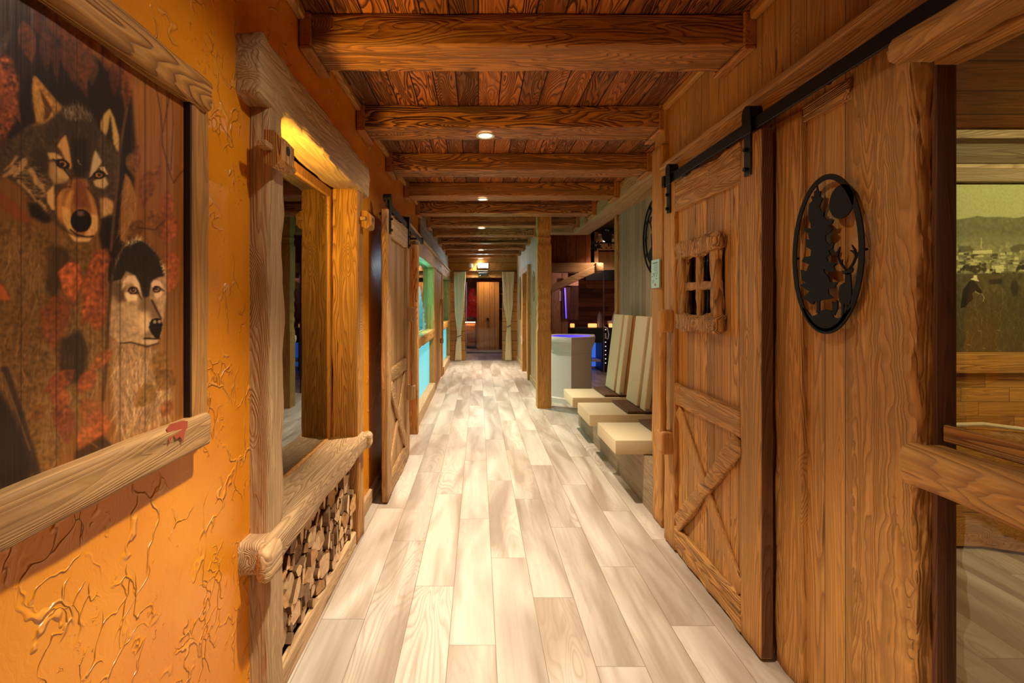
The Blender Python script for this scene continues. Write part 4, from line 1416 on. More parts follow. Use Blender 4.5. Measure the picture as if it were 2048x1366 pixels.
# cyan crystal panel in the teal room
e = thing('cyan_crystal_panel', (-1.35, 11.5, 0.8), 'glowing cyan jagged crystal panel seen through the first teal window', 'wall panel')
MCY = glow('cyan_crystal', (0.05, 0.75, 0.95), 0.45, (0.1, 0.5, 0.55))
m = MB()
for k in range(170):
    zz = rr.uniform(0.78, 1.75)
    hw = 0.13 * (1 - max(0, zz - 1.0) / 0.85) + 0.02
    x = -1.40 + rr.uniform(-hw, hw)
    s_ = rr.uniform(0.02, 0.05)
    m.box(x - s_ * 0.6, x + s_ * 0.6, 11.5, 11.53 + s_, zz - s_, zz + s_, rot=Matrix.Rotation(rr.uniform(0, 3), 3, Vector((rr.random(), rr.random(), rr.random())).normalized()))
m.build('crystals', MCY, e)
MB().box(-1.56, -1.14, 11.56, 11.6, 0.02, 1.85).build('backing', darkw('Z'), e)

# ------------------------------------------------------------------ window opening on the near right
w = MB().box(1.240, 1.246, -1.4, 1.323, 0.02, 2.02).build('window_4', glass('bar_glass', (0.97, 0.97, 0.95), 1.5))
struct(w)
m = MB().box(1.212, 1.27, 1.325, 1.358, 0.0, 2.10, 0.004)
m.build('window_frame', wood('frame_wood', *DARKW, axis='Z', contrast=0.8), w)
e = thing('window_rail', (1.17, 0.5, 0.99), 'thick rounded timber rail crossing the glass at the right edge', 'timber rail')
MB().rough((1.165, -1.3, 0.985), (1.165, 1.315, 0.985), 0.135, 0.10, r=0.026, amp=0.008, seed=101, step=0.03).build('timber', larch('Y', bump=1.1, contrast=1.1), e, 60)
MB().box(1.225, 1.238, -1.3, 1.32, 1.036, 1.08, 0.003).build('glazing_bead', larch('Y'), e)
e = thing('window_lintel', (1.14, 0.5, 2.1), 'timber lintel with a rounded end above the glass at the upper right corner', 'timber lintel')
MB().rough((1.137, -1.3, 2.062), (1.137, 1.318, 2.062), 0.13, 0.062, r=0.024, amp=0.010, seed=102, step=0.03).build('timber', larch('Y', bump=1.0, contrast=0.8), e, 60)
MB().box(1.204, 1.27, -1.3, 1.32, 2.03, 2.19).build('head_board', larch('Y'), e)

mb = MB()
mb.box(1.295, 5.6, 3.0, 3.08, 0, 2.6)
mb.box(5.5, 5.6, -1.6, 3.0, 0, 2.6)
mb.box(1.30, 5.6, -1.6, -1.5, 0, 2.6)
struct(mb.build('wall_bar', wood('bar_boards', *GREY, axis='X', board='Z', bw=0.14, tone=0.6)))
struct(MB().box(1.30, 5.6, -1.6, 3.08, 2.42, 2.5).build('ceiling_bar', wood('bar_ceiling', *RED, axis='X', board='Y', bw=0.3, tone=0.3, contrast=0.9, rings=6)))
mb = MB().box(2.0, 5.5, 2.90, 3.0, 2.36, 2.41, 0.004)
mb.box(2.0, 5.5, 2.95, 3.0, 2.12, 2.20, 0.004)
struct(mb.build('trim_19', greyw('X')))
mb = MB().box(2.4, 5.5, 2.86, 3.0, 1.00, 1.11, 0.004)
struct(mb.build('trim_21', larch('X')))
b = MB().box(2.4, 5.5, 2.90, 3.0, 0.0, 1.0)
struct(b.build('wall_plinth', wood('brick_wood', *LARCH, axis='X', board='Z', bw=0.083, tone=0.5, length=0.28, contrast=0.7, groove=0.02)))
e = thing('low_bench', (3.0, 2.85, 0), 'brown bench with a pale curved edge below the landscape mural', 'bench')
pts = [(2.45, 2.86, 0.70), (2.86, 2.84, 0.715), (3.05, 2.76, 0.70), (3.4, 2.6, 0.69), (3.9, 2.5, 0.68)]
MB().tube(pts, 0.012, 8).build('edge', plain('cream_edge', (0.7, 0.6, 0.42), 0.5), e)
MB().prism([(x, y, 0.68) for x, y, z in pts] + [(3.9, 2.89, 0.68), (2.45, 2.89, 0.68)], (0, 0, -0.66)).build('body', larch('X', contrast=0.5), e)
# ------------------------------------------------------------------ painter (works on a float array)
class Paint:
    def __init__(s, x0, y0, w, h, base, sc=1.0, seed=1):
        s.x0, s.y0, s.sc = x0, y0, sc
        s.w, s.h = int(w * sc), int(h * sc)
        s.a = np.zeros((s.h, s.w, 3), np.float32)
        s.a[:] = np.array(base, np.float32) / 255.0
        s.r = np.random.RandomState(seed)

    def P(s, pts):
        return (np.array(pts, np.float32) - (s.x0, s.y0)) * s.sc

    @staticmethod
    def blur(m, k):
        k = int(k)
        if k < 1:
            return m
        for _ in range(2):
            for ax in (0, 1):
                p = np.pad(m, [(k + 1, k) if i == ax else (0, 0) for i in (0, 1)], mode='edge')
                c = np.cumsum(p, axis=ax)
                n = m.shape[ax]
                hi = np.take(c, range(2 * k + 1, 2 * k + 1 + n), axis=ax)
                lo = np.take(c, range(0, n), axis=ax)
                m = (hi - lo) / (2 * k + 1)
        return m

    def mask(s, pts, feather=1.5):
        p = s.P(pts)
        f = int(feather * s.sc) + 2
        xa, ya = max(0, int(p[:, 0].min()) - 2 * f), max(0, int(p[:, 1].min()) - 2 * f)
        xb, yb = min(s.w, int(p[:, 0].max()) + 2 * f + 1), min(s.h, int(p[:, 1].max()) + 2 * f + 1)
        if xb <= xa or yb <= ya:
            return None
        yy, xx = np.mgrid[ya:yb, xa:xb].astype(np.float32)
        yy += 0.5
        xx += 0.5
        ins = np.zeros(xx.shape, bool)
        n = len(p)
        for i in range(n):
            x1, y1 = p[i]
            x2, y2 = p[(i + 1) % n]
            if y1 == y2:
                continue
            c = ((y1 > yy) != (y2 > yy)) & (xx < (x2 - x1) * (yy - y1) / (y2 - y1) + x1)
            ins ^= c
        m = s.blur(ins.astype(np.float32), feather * s.sc * 0.6)
        return (slice(ya, yb), slice(xa, xb)), m

    def fill(s, pts, col, op=1.0, feather=1.5, noise_=0.0):
        r = s.mask(pts, feather)
        if r is None:
            return
        sl, m = r
        m = (m * op)[..., None]
        c = np.array(col, np.float32) / 255.0
        if noise_:
            n = s.blur(s.r.rand(*m.shape[:2]).astype(np.float32), 2 * s.sc)
            n = (n - n.mean()) / (n.std() + 1e-6)
            c = c * np.clip(1 + noise_ * n, 0.3, 2.0)[..., None]
        s.a[sl] = s.a[sl] * (1 - m) + c * m

    def ell(s, cx, cy, rx, ry, col, op=1.0, feather=1.5, ang=0.0, noise_=0.0):
        t = np.linspace(0, 2 * np.pi, 28, endpoint=False)
        x, y = rx * np.cos(t), ry * np.sin(t)
        s.fill(np.stack([cx + x * np.cos(ang) - y * np.sin(ang), cy + x * np.sin(ang) + y * np.cos(ang)], 1), col, op, feather, noise_)

    def line(s, pts, col, w=1.0, op=1.0, feather=0.8, w1=None):
        p = s.P(pts)
        n = len(p) - 1
        w1 = w if w1 is None else w1
        for i in range(n):
            a, b = p[i], p[i + 1]
            ra, rb = [(w + (w1 - w) * k) * s.sc * 0.5 for k in (i / n, (i + 1) / n)]
            q = max(ra, rb) + feather * s.sc + 1
            xa, ya = max(0, int(min(a[0], b[0]) - q)), max(0, int(min(a[1], b[1]) - q))
            xb, yb = min(s.w, int(max(a[0], b[0]) + q) + 1), min(s.h, int(max(a[1], b[1]) + q) + 1)
            if xb <= xa or yb <= ya:
                continue
            yy, xx = np.mgrid[ya:yb, xa:xb].astype(np.float32)
            d = b - a
            L2 = float(d @ d) + 1e-6
            t = np.clip(((xx + 0.5 - a[0]) * d[0] + (yy + 0.5 - a[1]) * d[1]) / L2, 0, 1)
            dist = np.hypot(xx + 0.5 - a[0] - t * d[0], yy + 0.5 - a[1] - t * d[1])
            rad = ra + (rb - ra) * t
            m = np.clip((rad - dist) / (feather * s.sc) + 0.5, 0, 1)[..., None] * op
            sl = (slice(ya, yb), slice(xa, xb))
            s.a[sl] = s.a[sl] * (1 - m) + np.array(col, np.float32) / 255.0 * m

    def fur(s, pts, n, direc, L, c1, c2, w=1.4, op=0.6, jit=0.25, bend=0.2):
        """hair strokes inside polygon; direc(x, y) -> angle"""
        p = np.array(pts, np.float32)
        lo, hi = p.min(0), p.max(0)
        k = 0
        tries = 0
        c1, c2 = np.array(c1, float), np.array(c2, float)
        while k < n and tries < n * 12:
            tries += 1
            x, y = lo + s.r.rand(2) * (hi - lo)
            ins = False
            for i in range(len(p)):
                x1, y1 = p[i]
                x2, y2 = p[(i + 1) % len(p)]
                if (y1 > y) != (y2 > y) and x < (x2 - x1) * (y - y1) / (y2 - y1) + x1:
                    ins = not ins
            if not ins:
                continue
            k += 1
            a = direc(x, y) + s.r.normal() * jit
            ln = L * (0.6 + 0.8 * s.r.rand())
            q = [(x, y)]
            for j in range(3):
                a += s.r.normal() * bend * 0.5
                q.append((q[-1][0] + math.cos(a) * ln / 3, q[-1][1] + math.sin(a) * ln / 3))
            f = s.r.rand()
            s.line(q, c1 + (c2 - c1) * f, w, op * (0.5 + 0.5 * s.r.rand()), 0.8, w * 0.3)

    def sample(s, px, py):
        x = np.clip((px - s.x0) * s.sc - 0.5, 0, s.w - 1.001)
        y = np.clip((py - s.y0) * s.sc - 0.5, 0, s.h - 1.001)
        xi, yi = x.astype(int), y.astype(int)
        fx, fy = (x - xi)[..., None], (y - yi)[..., None]
        a = s.a
        return (a[yi, xi] * (1 - fx) * (1 - fy) + a[yi, xi + 1] * fx * (1 - fy) + a[yi + 1, xi] * (1 - fx) * fy + a[yi + 1, xi + 1] * fx * fy)


def painted_grid(name, co_grid, rgb, mat, parent):
    """co_grid (n, m, 3) world points, rgb (n, m, 3) linear colours"""
    n, m = co_grid.shape[:2]
    org = np.array(parent.location[:]) if parent else np.zeros(3)
    co_ = (co_grid - org).reshape(-1, 3).astype(np.float32)
    idx = np.arange(n * m).reshape(n, m)
    q = np.stack([idx[:-1, :-1], idx[:-1, 1:], idx[1:, 1:], idx[1:, :-1]], -1).reshape(-1, 4)
    me = bpy.data.meshes.new(name)
    me.vertices.add(n * m)
    me.vertices.foreach_set('co', co_.ravel())
    me.loops.add(q.size)
    me.polygons.add(len(q))
    me.loops.foreach_set('vertex_index', q.ravel().astype(np.int32))
    me.polygons.foreach_set('loop_start', (np.arange(len(q)) * 4).astype(np.int32))
    me.update(calc_edges=True)
    at = me.color_attributes.new('paint', 'FLOAT_COLOR', 'POINT')
    rgba = np.ones((n * m, 4), np.float32)
    rgba[:, :3] = rgb.reshape(-1, 3)
    at.data.foreach_set('color', rgba.ravel())
    me.materials.append(mat)
    o = bpy.data.objects.new(name, me)
    COL.objects.link(o)
    if parent:
        o.parent = parent
    return o


def paint_mat(name, gain, bump=0.3, rough=0.45, axis=(1, 1, 0.03)):
    t = NT(name)
    at = t.n('ShaderNodeAttribute', attribute_name='paint')
    tc = t.n('ShaderNodeTexCoord')
    n = t.noise(t.vec('MULTIPLY', tc.outputs['Object'], axis), 90.0, 3.0, 0.6)
    g = t.maprange(n, 0.3, 0.7, 0.85, 1.1)
    cc = t.n('ShaderNodeCombineColor')
    for i in range(3):
        t.put(cc.inputs[i], t.math('MULTIPLY', g, gain[i]))
    col = t.mix(1.0, at.outputs['Color'], cc.outputs[0], 'MULTIPLY')
    t.principled(col, rough, t.bump(n, bump, 0.003), spec=0.4)
    return t.m


def tolin(a):
    return np.where(a <= 0.04045, a / 12.92, ((a + 0.055) / 1.055) ** 2.4)


# ------------------------------------------------------------------ wolves painted on the boards
XP = -0.752
cv = Paint(-60, -20, 460, 1050, (104, 70, 34), 1.0, 4)
R = cv.r
# board grain
for k in range(900):
    x = R.uniform(-60, 380)
    y = R.uniform(-20, 1000)
    L = R.uniform(60, 240)
    c = (70, 44, 18) if R.rand() < 0.55 else (130, 92, 48)
    cv.line([(x, y), (x + R.normal() * 1.5, y + L)], c, R.uniform(0.6, 2.0), 0.35)
cv.fill([(240, 170), (372, 170), (372, 560), (300, 560), (240, 400)], (128, 82, 34), 0.5, 10)
for k in range(120):
    x = R.uniform(240, 372)
    y = R.uniform(150, 800)
    cv.line([(x, y), (x + R.normal(), y + R.uniform(60, 200))], (88, 52, 20), 1.0, 0.5)
# far left is cold and dark
cv.fill([(-60, -20), (70, -20), (60, 200), (20, 330), (-60, 420)], (48, 34, 28), 0.75, 14)
# dark thicket around the heads
DK = (20, 12, 7)
cv.fill([(30, 20), (120, 70), (200, 120), (262, 175), (272, 300), (262, 480), (230, 520), (205, 500), (198, 470), (225, 400), (238, 320), (205, 300), (120, 230), (60, 250), (20, 290), (0, 200)], DK, 0.93, 6)
cv.fill([(-60, 0), (100, 0), (90, 120), (40, 170), (30, 260), (-60, 300)], (44, 26, 20), 0.7, 10)

# hanging leaves along the top
def leafd(cx, cy, L, w, ang, col, op=0.9, vein=True):
    op *= 0.84
    col = tuple(0.88 * c for c in col)
    t = np.linspace(0, 1, 12)
    wd = w * np.sin(np.pi * t ** 0.8) * 0.5
    ca, sa = math.cos(ang), math.sin(ang)
    l = [(cx + ca * L * a - sa * b, cy + sa * L * a + ca * b) for a, b in zip(t, wd)]
    r_ = [(cx + ca * L * a + sa * b, cy + sa * L * a - ca * b) for a, b in zip(t[::-1], wd[::-1])]
    cv.fill(l + r_, col, op, 2.0, 0.12)
    if vein:
        cv.line([(cx, cy), (cx + ca * L, cy + sa * L)], tuple(c * 0.6 for c in col), 1.0, 0.5)
for (cx, cy, L, w, ang, col) in ((45, 40, 90, 36, 1.35, (112, 58, 34)), (88, 60, 85, 26, 1.5, (84, 44, 32)), (108, 75, 88, 18, 1.5, (90, 46, 26)),
                                 (135, 60, 110, 44, 1.45, (96, 42, 22)), (150, 120, 80, 26, 1.25, (92, 48, 34)), (165, 85, 85, 36, 1.5, (104, 62, 24)),
                                 (185, 110, 62, 26, 1.6, (98, 60, 32)), (205, 85, 62, 24, 1.4, (104, 58, 20)), (225, 125, 70, 18, 1.5, (82, 42, 24)),
                                 (240, 110, 90, 18, 1.55, (86, 44, 24)), (255, 130, 100, 20, 1.6, (120, 68, 34)), (20, 60, 80, 18, 2.0, (92, 76, 68)),
                                 (70, -10, 110, 60, 1.2, (84, 34, 22)), (120, 0, 110, 70, 1.3, (96, 40, 20)), (165, 40, 70, 50, 1.3, (104, 52, 20))):
    leafd(cx, cy, L, w, ang, col)
# red leaf mass on the left edge
cv.fill([(-60, 120), (20, 110), (40, 170), (30, 240), (10, 280), (-60, 260)], (112, 28, 22), 0.9, 8, 0.25)
for k in range(9):
    leafd(R.uniform(-40, 20), R.uniform(110, 200), R.uniform(50, 110), R.uniform(14, 30), R.uniform(1.1, 2.0), (R.uniform(100, 150), R.uniform(28, 46), R.uniform(20, 34)), 0.8)
cv.line([(-20, 380), (40, 430), (60, 460)], (110, 40, 22), 20, 0.8, 6)

def A(pts):
    return [(a / 4.553, 200 + b / 4.553) for a, b in pts]
def B(pts):
    return [(180 + a / 5.252, 460 + b / 5.252) for a, b in pts]
def D_(pts):
    return [(a / 4.553, b / 4.553) for a, b in pts]

# ---- wolf one: neck and chest
down = lambda x, y: PI / 2 + 0.1
chest = [(-60, 470), (10, 440), (60, 440), (110, 470), (180, 480), (215, 520), (225, 640), (215, 760), (150, 830), (100, 960), (-60, 980)]
cv.fill(chest, (96, 70, 38), 0.85, 10, 0.1)
cv.fur(chest, 800, down, 46, (58, 40, 20), (158, 122, 74), 2.0, 0.55)
cv.fill([(100, 490), (140, 500), (130, 560), (110, 600), (90, 580)], (40, 30, 18), 0.6, 8)
cv.fur([(20, 470), (70, 470), (90, 560), (40, 640), (10, 580)], 90, down, 40, (110, 84, 48), (160, 130, 84), 2.2, 0.4)
# ears
cv.fill(D_([(300, 690), (330, 690), (420, 800), (520, 920), (585, 975), (520, 1060), (400, 1120), (330, 1110), (300, 960), (290, 800)]), (138, 100, 50), 1, 2.5, 0.08)
cv.fill(D_([(355, 800), (420, 900), (480, 1000), (440, 1080), (395, 1100), (400, 960)]), (70, 44, 16), 0.95, 3)
cv.fur(D_([(300, 720), (340, 720), (400, 1000), (390, 1110), (330, 1100)]), 60, lambda x, y: PI / 2 - 0.15, 26, (120, 88, 40), (172, 134, 74), 1.6, 0.6)
cv.fill(A([(1000, 75), (1040, 160), (1085, 330), (1095, 480), (1060, 470), (1010, 350), (960, 330), (915, 270), (915, 200), (950, 120)]), (150, 122, 72), 1, 2)
cv.fill(A([(1005, 130), (1020, 260), (1030, 400), (960, 340), (985, 270)]), (30, 20, 10), 0.95, 2)
# head mass
head = A([(20, 480), (110, 340), (250, 240), (420, 220), (560, 90), (700, 50), (850, 150), (890, 260), (1010, 380), (1100, 510), (1080, 700), (1040, 860), (1040, 1000), (930, 1090), (700, 1240), (560, 1180), (480, 1100), (330, 980), (200, 800), (60, 700), (0, 620)])
cv.fill(head, (62, 47, 29), 1, 4, 0.1)
nc = A([(730, 900)])[0]
rad = lambda x, y: math.atan2(y - nc[1], x - nc[0])
cv.fur(head, 900, rad, 18, (26, 19, 12), (104, 82, 54), 1.3, 0.6)
# crown: grey dark fur
crown = A([(420, 240), (560, 100), (700, 50), (850, 150), (900, 300), (860, 460), (800, 620), (700, 700), (640, 560), (560, 330), (420, 380)])
cv.fill(crown, (48, 36, 26), 0.85, 5)
cv.fur(crown, 320, lambda x, y: rad(x, y), 18, (24, 17, 12), (92, 76, 60), 1.3, 0.65)
cv.fur(A([(560, 110), (700, 55), (840, 150), (830, 200), (600, 190)]), 90, rad, 16, (110, 92, 70), (170, 150, 122), 1.2, 0.6)
cv.fill(A([(640, 350), (800, 350), (810, 640), (740, 720), (660, 640)]), (28, 20, 14), 0.8, 6)
cv.fill(A([(300, 430), (430, 460), (450, 640), (480, 760), (330, 820), (270, 640)]), (44, 34, 22), 0.7, 7)
# light ruff on the left cheek
for (x0, y0, x1, y1, w_) in ((130, 620, 40, 690, 60), (220, 560, 130, 690, 60), (280, 640, 330, 760, 50), (330, 740, 400, 830, 60), (170, 740, 330, 920, 34), (360, 930, 420, 1010, 36), (150, 520, 40, 640, 30)):
    cv.line(A([(x0, y0), ((x0 + x1) / 2 + 14, (y0 + y1) / 2), (x1, y1)]), (150, 116, 74), w_ / 4.553, 0.75, 4, w_ / 9)
cv.fur(A([(60, 600), (260, 520), (420, 760), (500, 1080), (380, 1010), (180, 760)]), 170, lambda x, y: rad(x, y) * 0.4 + 1.2, 18, (120, 92, 56), (182, 146, 98), 1.3, 0.6)
cv.fill(A([(250, 930), (350, 950), (480, 1100), (400, 1120), (280, 1060)]), (18, 12, 8), 0.9, 6)
cv.fill(A([(430, 840), (490, 770), (500, 1000), (470, 1000), (430, 930)]), (176, 138, 88), 0.9, 3)
# brows and under-eye patches
cv.fill(A([(520, 420), (560, 350), (600, 315), (630, 430), (655, 600), (640, 640), (600, 560), (555, 460)]), (156, 118, 70), 1, 2)
cv.fill(A([(430, 480), (500, 480), (570, 520), (560, 545), (500, 550), (450, 540)]), (164, 132, 84), 0.9, 2)
cv.fill(A([(450, 560), (510, 560), (600, 640), (640, 700), (600, 750), (500, 770), (440, 690)]), (142, 112, 70), 0.9, 4)
cv.fill(A([(500, 600), (640, 680), (620, 730), (520, 700)]), (168, 136, 92), 0.6, 4)
cv.fill(A([(870, 455), (930, 560), (900, 610), (850, 680), (812, 715), (830, 600), (850, 500)]), (152, 130, 98), 1, 2)
cv.fill(A([(905, 610), (950, 605), (990, 690), (930, 660)]), (164, 140, 106), 0.95, 1.5)
cv.fill(A([(845, 740), (880, 720), (960, 700), (990, 770), (940, 810), (870, 790)]), (158, 132, 90), 0.95, 3)
# eyes
for c, rx, ry, an in (((570, 582), 50, 26, 0.35), ((903, 682), 44, 24, -0.1)):
    e_ = A([c])[0]
    cv.ell(e_[0], e_[1], rx * 1.35 / 4.553, ry * 1.6 / 4.553, (14, 8, 4), 1, 1.2, an)
    cv.ell(e_[0], e_[1], rx * 0.75 / 4.553, ry * 0.95 / 4.553, (150, 104, 44), 1, 0.8, an)
    cv.ell(e_[0], e_[1], rx * 0.34 / 4.553, rx * 0.34 / 4.553, (10, 6, 3), 1, 0.6)
    cv.ell(e_[0] + 1.2, e_[1] - 1.8, 0.9, 0.9, (220, 200, 160), 0.9, 0.5)
cv.line(A([(480, 540), (530, 560), (590, 640), (640, 700), (650, 760)]), (22, 13, 7), 3, 0.9)
cv.line(A([(810, 720), (850, 690), (880, 650), (930, 670), (985, 690)]), (22, 13, 7), 2.4, 0.9)
# muzzle
muz = A([(640, 720), (790, 720), (830, 830), (890, 1000), (900, 1150), (860, 1240), (700, 1240), (600, 1170), (520, 1080), (505, 960), (520, 850), (600, 790)])
cv.fill(muz, (122, 80, 36), 1, 4, 0.05)
cv.fill(A([(690, 730), (760, 730), (800, 860), (810, 980), (690, 980), (660, 860)]), (96, 52, 20), 0.85, 6)
cv.fill(A([(630, 830), (670, 820), (640, 960), (620, 1080), (580, 1040), (590, 930)]), (164, 118, 64), 0.9, 4)
cv.fill(A([(790, 740), (815, 830), (880, 1000), (890, 1130), (850, 1080), (830, 960), (800, 850)]), (156, 112, 66), 0.85, 4)
cv.fill(A([(520, 860), (590, 800), (560, 960), (570, 1080), (520, 1060)]), (150, 106, 56), 0.85, 4)
cv.line(A([(655, 690), (640, 790), (560, 800), (510, 880)]), (70, 42, 18), 4, 0.7, 2)
cv.line(A([(800, 800), (880, 900), (910, 1060)]), (60, 34, 14), 5, 0.8, 2)
cv.fill(A([(560, 960), (640, 1000), (660, 1150), (700, 1230), (620, 1190), (570, 1090)]), (172, 134, 78), 0.9, 3)
cv.fill(A([(830, 1040), (890, 1050), (890, 1180), (850, 1240), (760, 1240), (820, 1150)]), (176, 140, 90), 0.9, 3)
cv.fur(muz, 260, lambda x, y: PI / 2, 9, (90, 58, 26), (176, 134, 80), 0.9, 0.4)
# right cheek light fur
cheek = A([(910, 900), (960, 880), (1040, 930), (1030, 1030), (970, 1080), (920, 1080)])
cv.fill(cheek, (160, 124, 78), 0.85, 4)
cv.fur(cheek, 60, lambda x, y: 1.3, 14, (140, 104, 60), (200, 164, 112), 1.2, 0.7)
cv.fill(A([(920, 1080), (1010, 1040), (1010, 1180), (950, 1180), (910, 1240)]), (22, 15, 9), 0.85, 4)
# nose and mouth
n_ = A([(738, 1100)])[0]
cv.ell(n_[0], n_[1], 21, 23, (8, 6, 5), 1, 1.2)
cv.fill(A([(700, 1010), (760, 1010), (770, 1050), (740, 1060), (700, 1050)]), (120, 92, 72), 0.75, 2.5)
cv.line(A([(640, 1180), (700, 1230), (800, 1250), (850, 1240)]), (24, 15, 8), 3, 0.9)
cv.fill(A([(620, 1215), (700, 1250), (840, 1255), (800, 1295), (680, 1290)]), (176, 144, 92), 0.95, 2)
cv.line(A([(700, 560), (712, 545), (722, 580), (740, 590)]), (190, 176, 160), 1.2, 0.7)
# thin tree trunk in front
cv.line([(258, 215), (245, 290), (240, 360), (232, 430), (226, 500), (222, 560)], (30, 18, 10), 13, 0.9, 2)
cv.line([(254, 215), (241, 290), (236, 360), (228, 430), (222, 500)], (86, 60, 42), 6, 0.85, 2)
# fur and leaves right of the trunk
rf = [(250, 345), (262, 360), (275, 400), (272, 450), (262, 490), (240, 480), (238, 440), (244, 390)]
cv.fill(rf, (128, 90, 48), 0.95, 3)
cv.fur(rf, 120, lambda x, y: 1.75, 26, (88, 56, 24), (170, 128, 78), 1.4, 0.7)
for (cx, cy, L, w, ang, col) in ((258, 305, 52, 26, 1.3, (128, 88, 40)), (275, 290, 66, 20, 1.7, (108, 66, 28)), (300, 340, 80, 34, 1.75, (112, 66, 26)),
                                 (322, 330, 60, 22, 2.1, (120, 70, 28)), (335, 380, 74, 26, 1.6, (136, 60, 26)), (345, 430, 62, 36, 1.8, (148, 60, 24)),
                                 (300, 420, 60, 40, 1.2, (118, 74, 34)), (285, 440, 50, 30, 2.2, (96, 60, 26)), (342, 500, 60, 30, 1.5, (150, 82, 30)), (350, 540, 50, 26, 1.9, (156, 72, 26))):
    leafd(cx, cy, L, w, ang, col, 0.85)
for pth in ([(312, 170), (322, 230), (325, 290), (338, 340), (347, 366)], [(340, 185), (333, 225), (325, 265)], [(347, 366), (362, 345), (385, 325)], [(345, 190), (346, 250), (342, 340)], [(275, 455), (310, 460), (330, 440)]):
    cv.line(pth, (42, 22, 8), 1.6, 0.85)

# ---- wolf two
neck2 = [(222, 680), (330, 700), (345, 760), (340, 840), (300, 860), (240, 880), (225, 800)]
cv.fill(neck2, (120, 92, 62), 0.9, 8, 0.08)
cv.fur(neck2, 420, lambda x, y: PI / 2, 40, (58, 42, 26), (196, 166, 124), 1.6, 0.6)
head2 = B([(230, 480), (270, 360), (330, 200), (420, 120), (500, 90), (600, 140), (690, 230), (750, 340), (800, 470), (815, 560), (800, 720), (780, 860), (760, 1000), (735, 1140), (640, 1210), (520, 1200), (320, 1190), (200, 1100), (200, 900), (230, 700)])
cv.fill(head2, (136, 110, 80), 1, 3, 0.06)
nc2 = B([(690, 1010)])[0]
rad2 = lambda x, y: math.atan2(y - nc2[1], x - nc2[0])
cv.fur(head2, 420, rad2, 12, (98, 74, 48), (176, 148, 112), 1.0, 0.45)
cap = B([(240, 440), (290, 330), (350, 190), (430, 120), (500, 95), (600, 150), (690, 240), (750, 350), (790, 480), (700, 500), (640, 560), (620, 700), (560, 720), (530, 600), (480, 480), (380, 430), (330, 520), (240, 540)])
cv.fill(cap, (32, 24, 18), 0.97, 3)
cv.fur(cap, 420, rad2, 14, (14, 10, 8), (70, 58, 48), 1.0, 0.6)
cv.fur(B([(350, 180), (430, 110), (500, 85), (540, 110), (430, 170)]), 60, lambda x, y: -1.2, 9, (150, 130, 96), (200, 180, 140), 1.0, 0.8, 0.5)
cv.fur(B([(720, 320), (760, 360), (800, 500), (770, 480)]), 40, lambda x, y: -0.6, 8, (160, 134, 96), (200, 174, 130), 1.0, 0.8, 0.5)
cv.fill(B([(230, 540), (330, 540), (370, 640), (380, 740), (300, 760), (230, 680)]), (66, 48, 32), 0.7, 6)
# eye patches
cv.fill(B([(330, 640), (345, 540), (400, 480), (470, 480), (520, 560), (540, 680), (500, 620), (440, 560), (370, 580)]), (186, 158, 124), 0.95, 2)
cv.fill(B([(360, 660), (400, 650), (500, 690), (490, 740), (400, 750), (370, 710)]), (190, 162, 122), 0.95, 2.5)
cv.fill(B([(640, 560), (670, 520), (740, 540), (780, 620), (740, 600), (690, 590), (660, 640)]), (182, 152, 126), 0.95, 2)
cv.fill(B([(670, 670), (740, 640), (770, 660), (730, 710), (690, 715)]), (184, 154, 120), 0.9, 2)
cv.fill(B([(330, 560), (420, 540), (460, 580), (380, 590)]), (150, 122, 90), 0.6, 2)
for c, rx, ry in (((452, 635), 46, 30), ((700, 622), 36, 28)):
    e_ = B([c])[0]
    cv.ell(e_[0], e_[1], rx * 1.2 / 5.252, ry * 1.3 / 5.252, (26, 15, 9), 1, 1.0)
    cv.ell(e_[0], e_[1], rx * 0.82 / 5.252, ry * 0.86 / 5.252, (138, 104, 78), 1, 0.8)
    cv.ell(e_[0] - 0.4, e_[1] - 1.0, rx * 0.45 / 5.252, rx * 0.45 / 5.252, (14, 8, 5), 1, 0.6)
    cv.ell(e_[0] + 0.8, e_[1] - 2.0, 0.9, 0.9, (220, 200, 170), 0.9, 0.5)
cv.line(B([(400, 640), (440, 600), (490, 610), (520, 690), (545, 730)]), (22, 13, 8), 2.2, 0.9)
cv.line(B([(400, 640), (430, 670), (500, 668)]), (22, 13, 8), 1.8, 0.85)
cv.line(B([(668, 640), (690, 600), (720, 600), (745, 620), (780, 640)]), (22, 13, 8), 1.8, 0.9)
# muzzle two
cv.fill(B([(540, 720), (620, 700), (700, 830), (740, 930), (640, 930), (560, 900), (520, 800)]), (96, 74, 50), 0.8, 6)
cv.line(B([(650, 740), (690, 820), (745, 930)]), (40, 26, 16), 4, 0.85, 1.5)
cv.fill(B([(520, 860), (620, 850), (630, 960), (640, 1060), (560, 1080), (480, 980)]), (178, 148, 108), 0.75, 7)
cv.fill(B([(320, 760), (480, 800), (500, 900), (340, 960)]), (158, 128, 92), 0.6, 8)
cv.fill(B([(560, 1110), (600, 1060), (660, 1090), (640, 1130)]), (86, 62, 36), 0.7, 4)
n_ = B([(690, 1030)])[0]
cv.fill(B([(625, 980), (650, 940), (700, 925), (745, 935), (762, 990), (750, 1060), (725, 1135), (690, 1140), (640, 1080), (620, 1030)]), (10, 8, 7), 1, 1.2)
for q in ((680, 965), (730, 962)):
    e_ = B([q])[0]
    cv.ell(e_[0], e_[1], 3.6, 3.4, (150, 126, 100), 0.85, 1.5)
cv.line(B([(570, 1138), (630, 1140), (690, 1145), (730, 1138)]), (20, 12, 8), 3.2, 0.95)
cv.fill(B([(560, 1155), (720, 1150), (700, 1200), (600, 1205)]), (150, 124, 92), 0.9, 2)
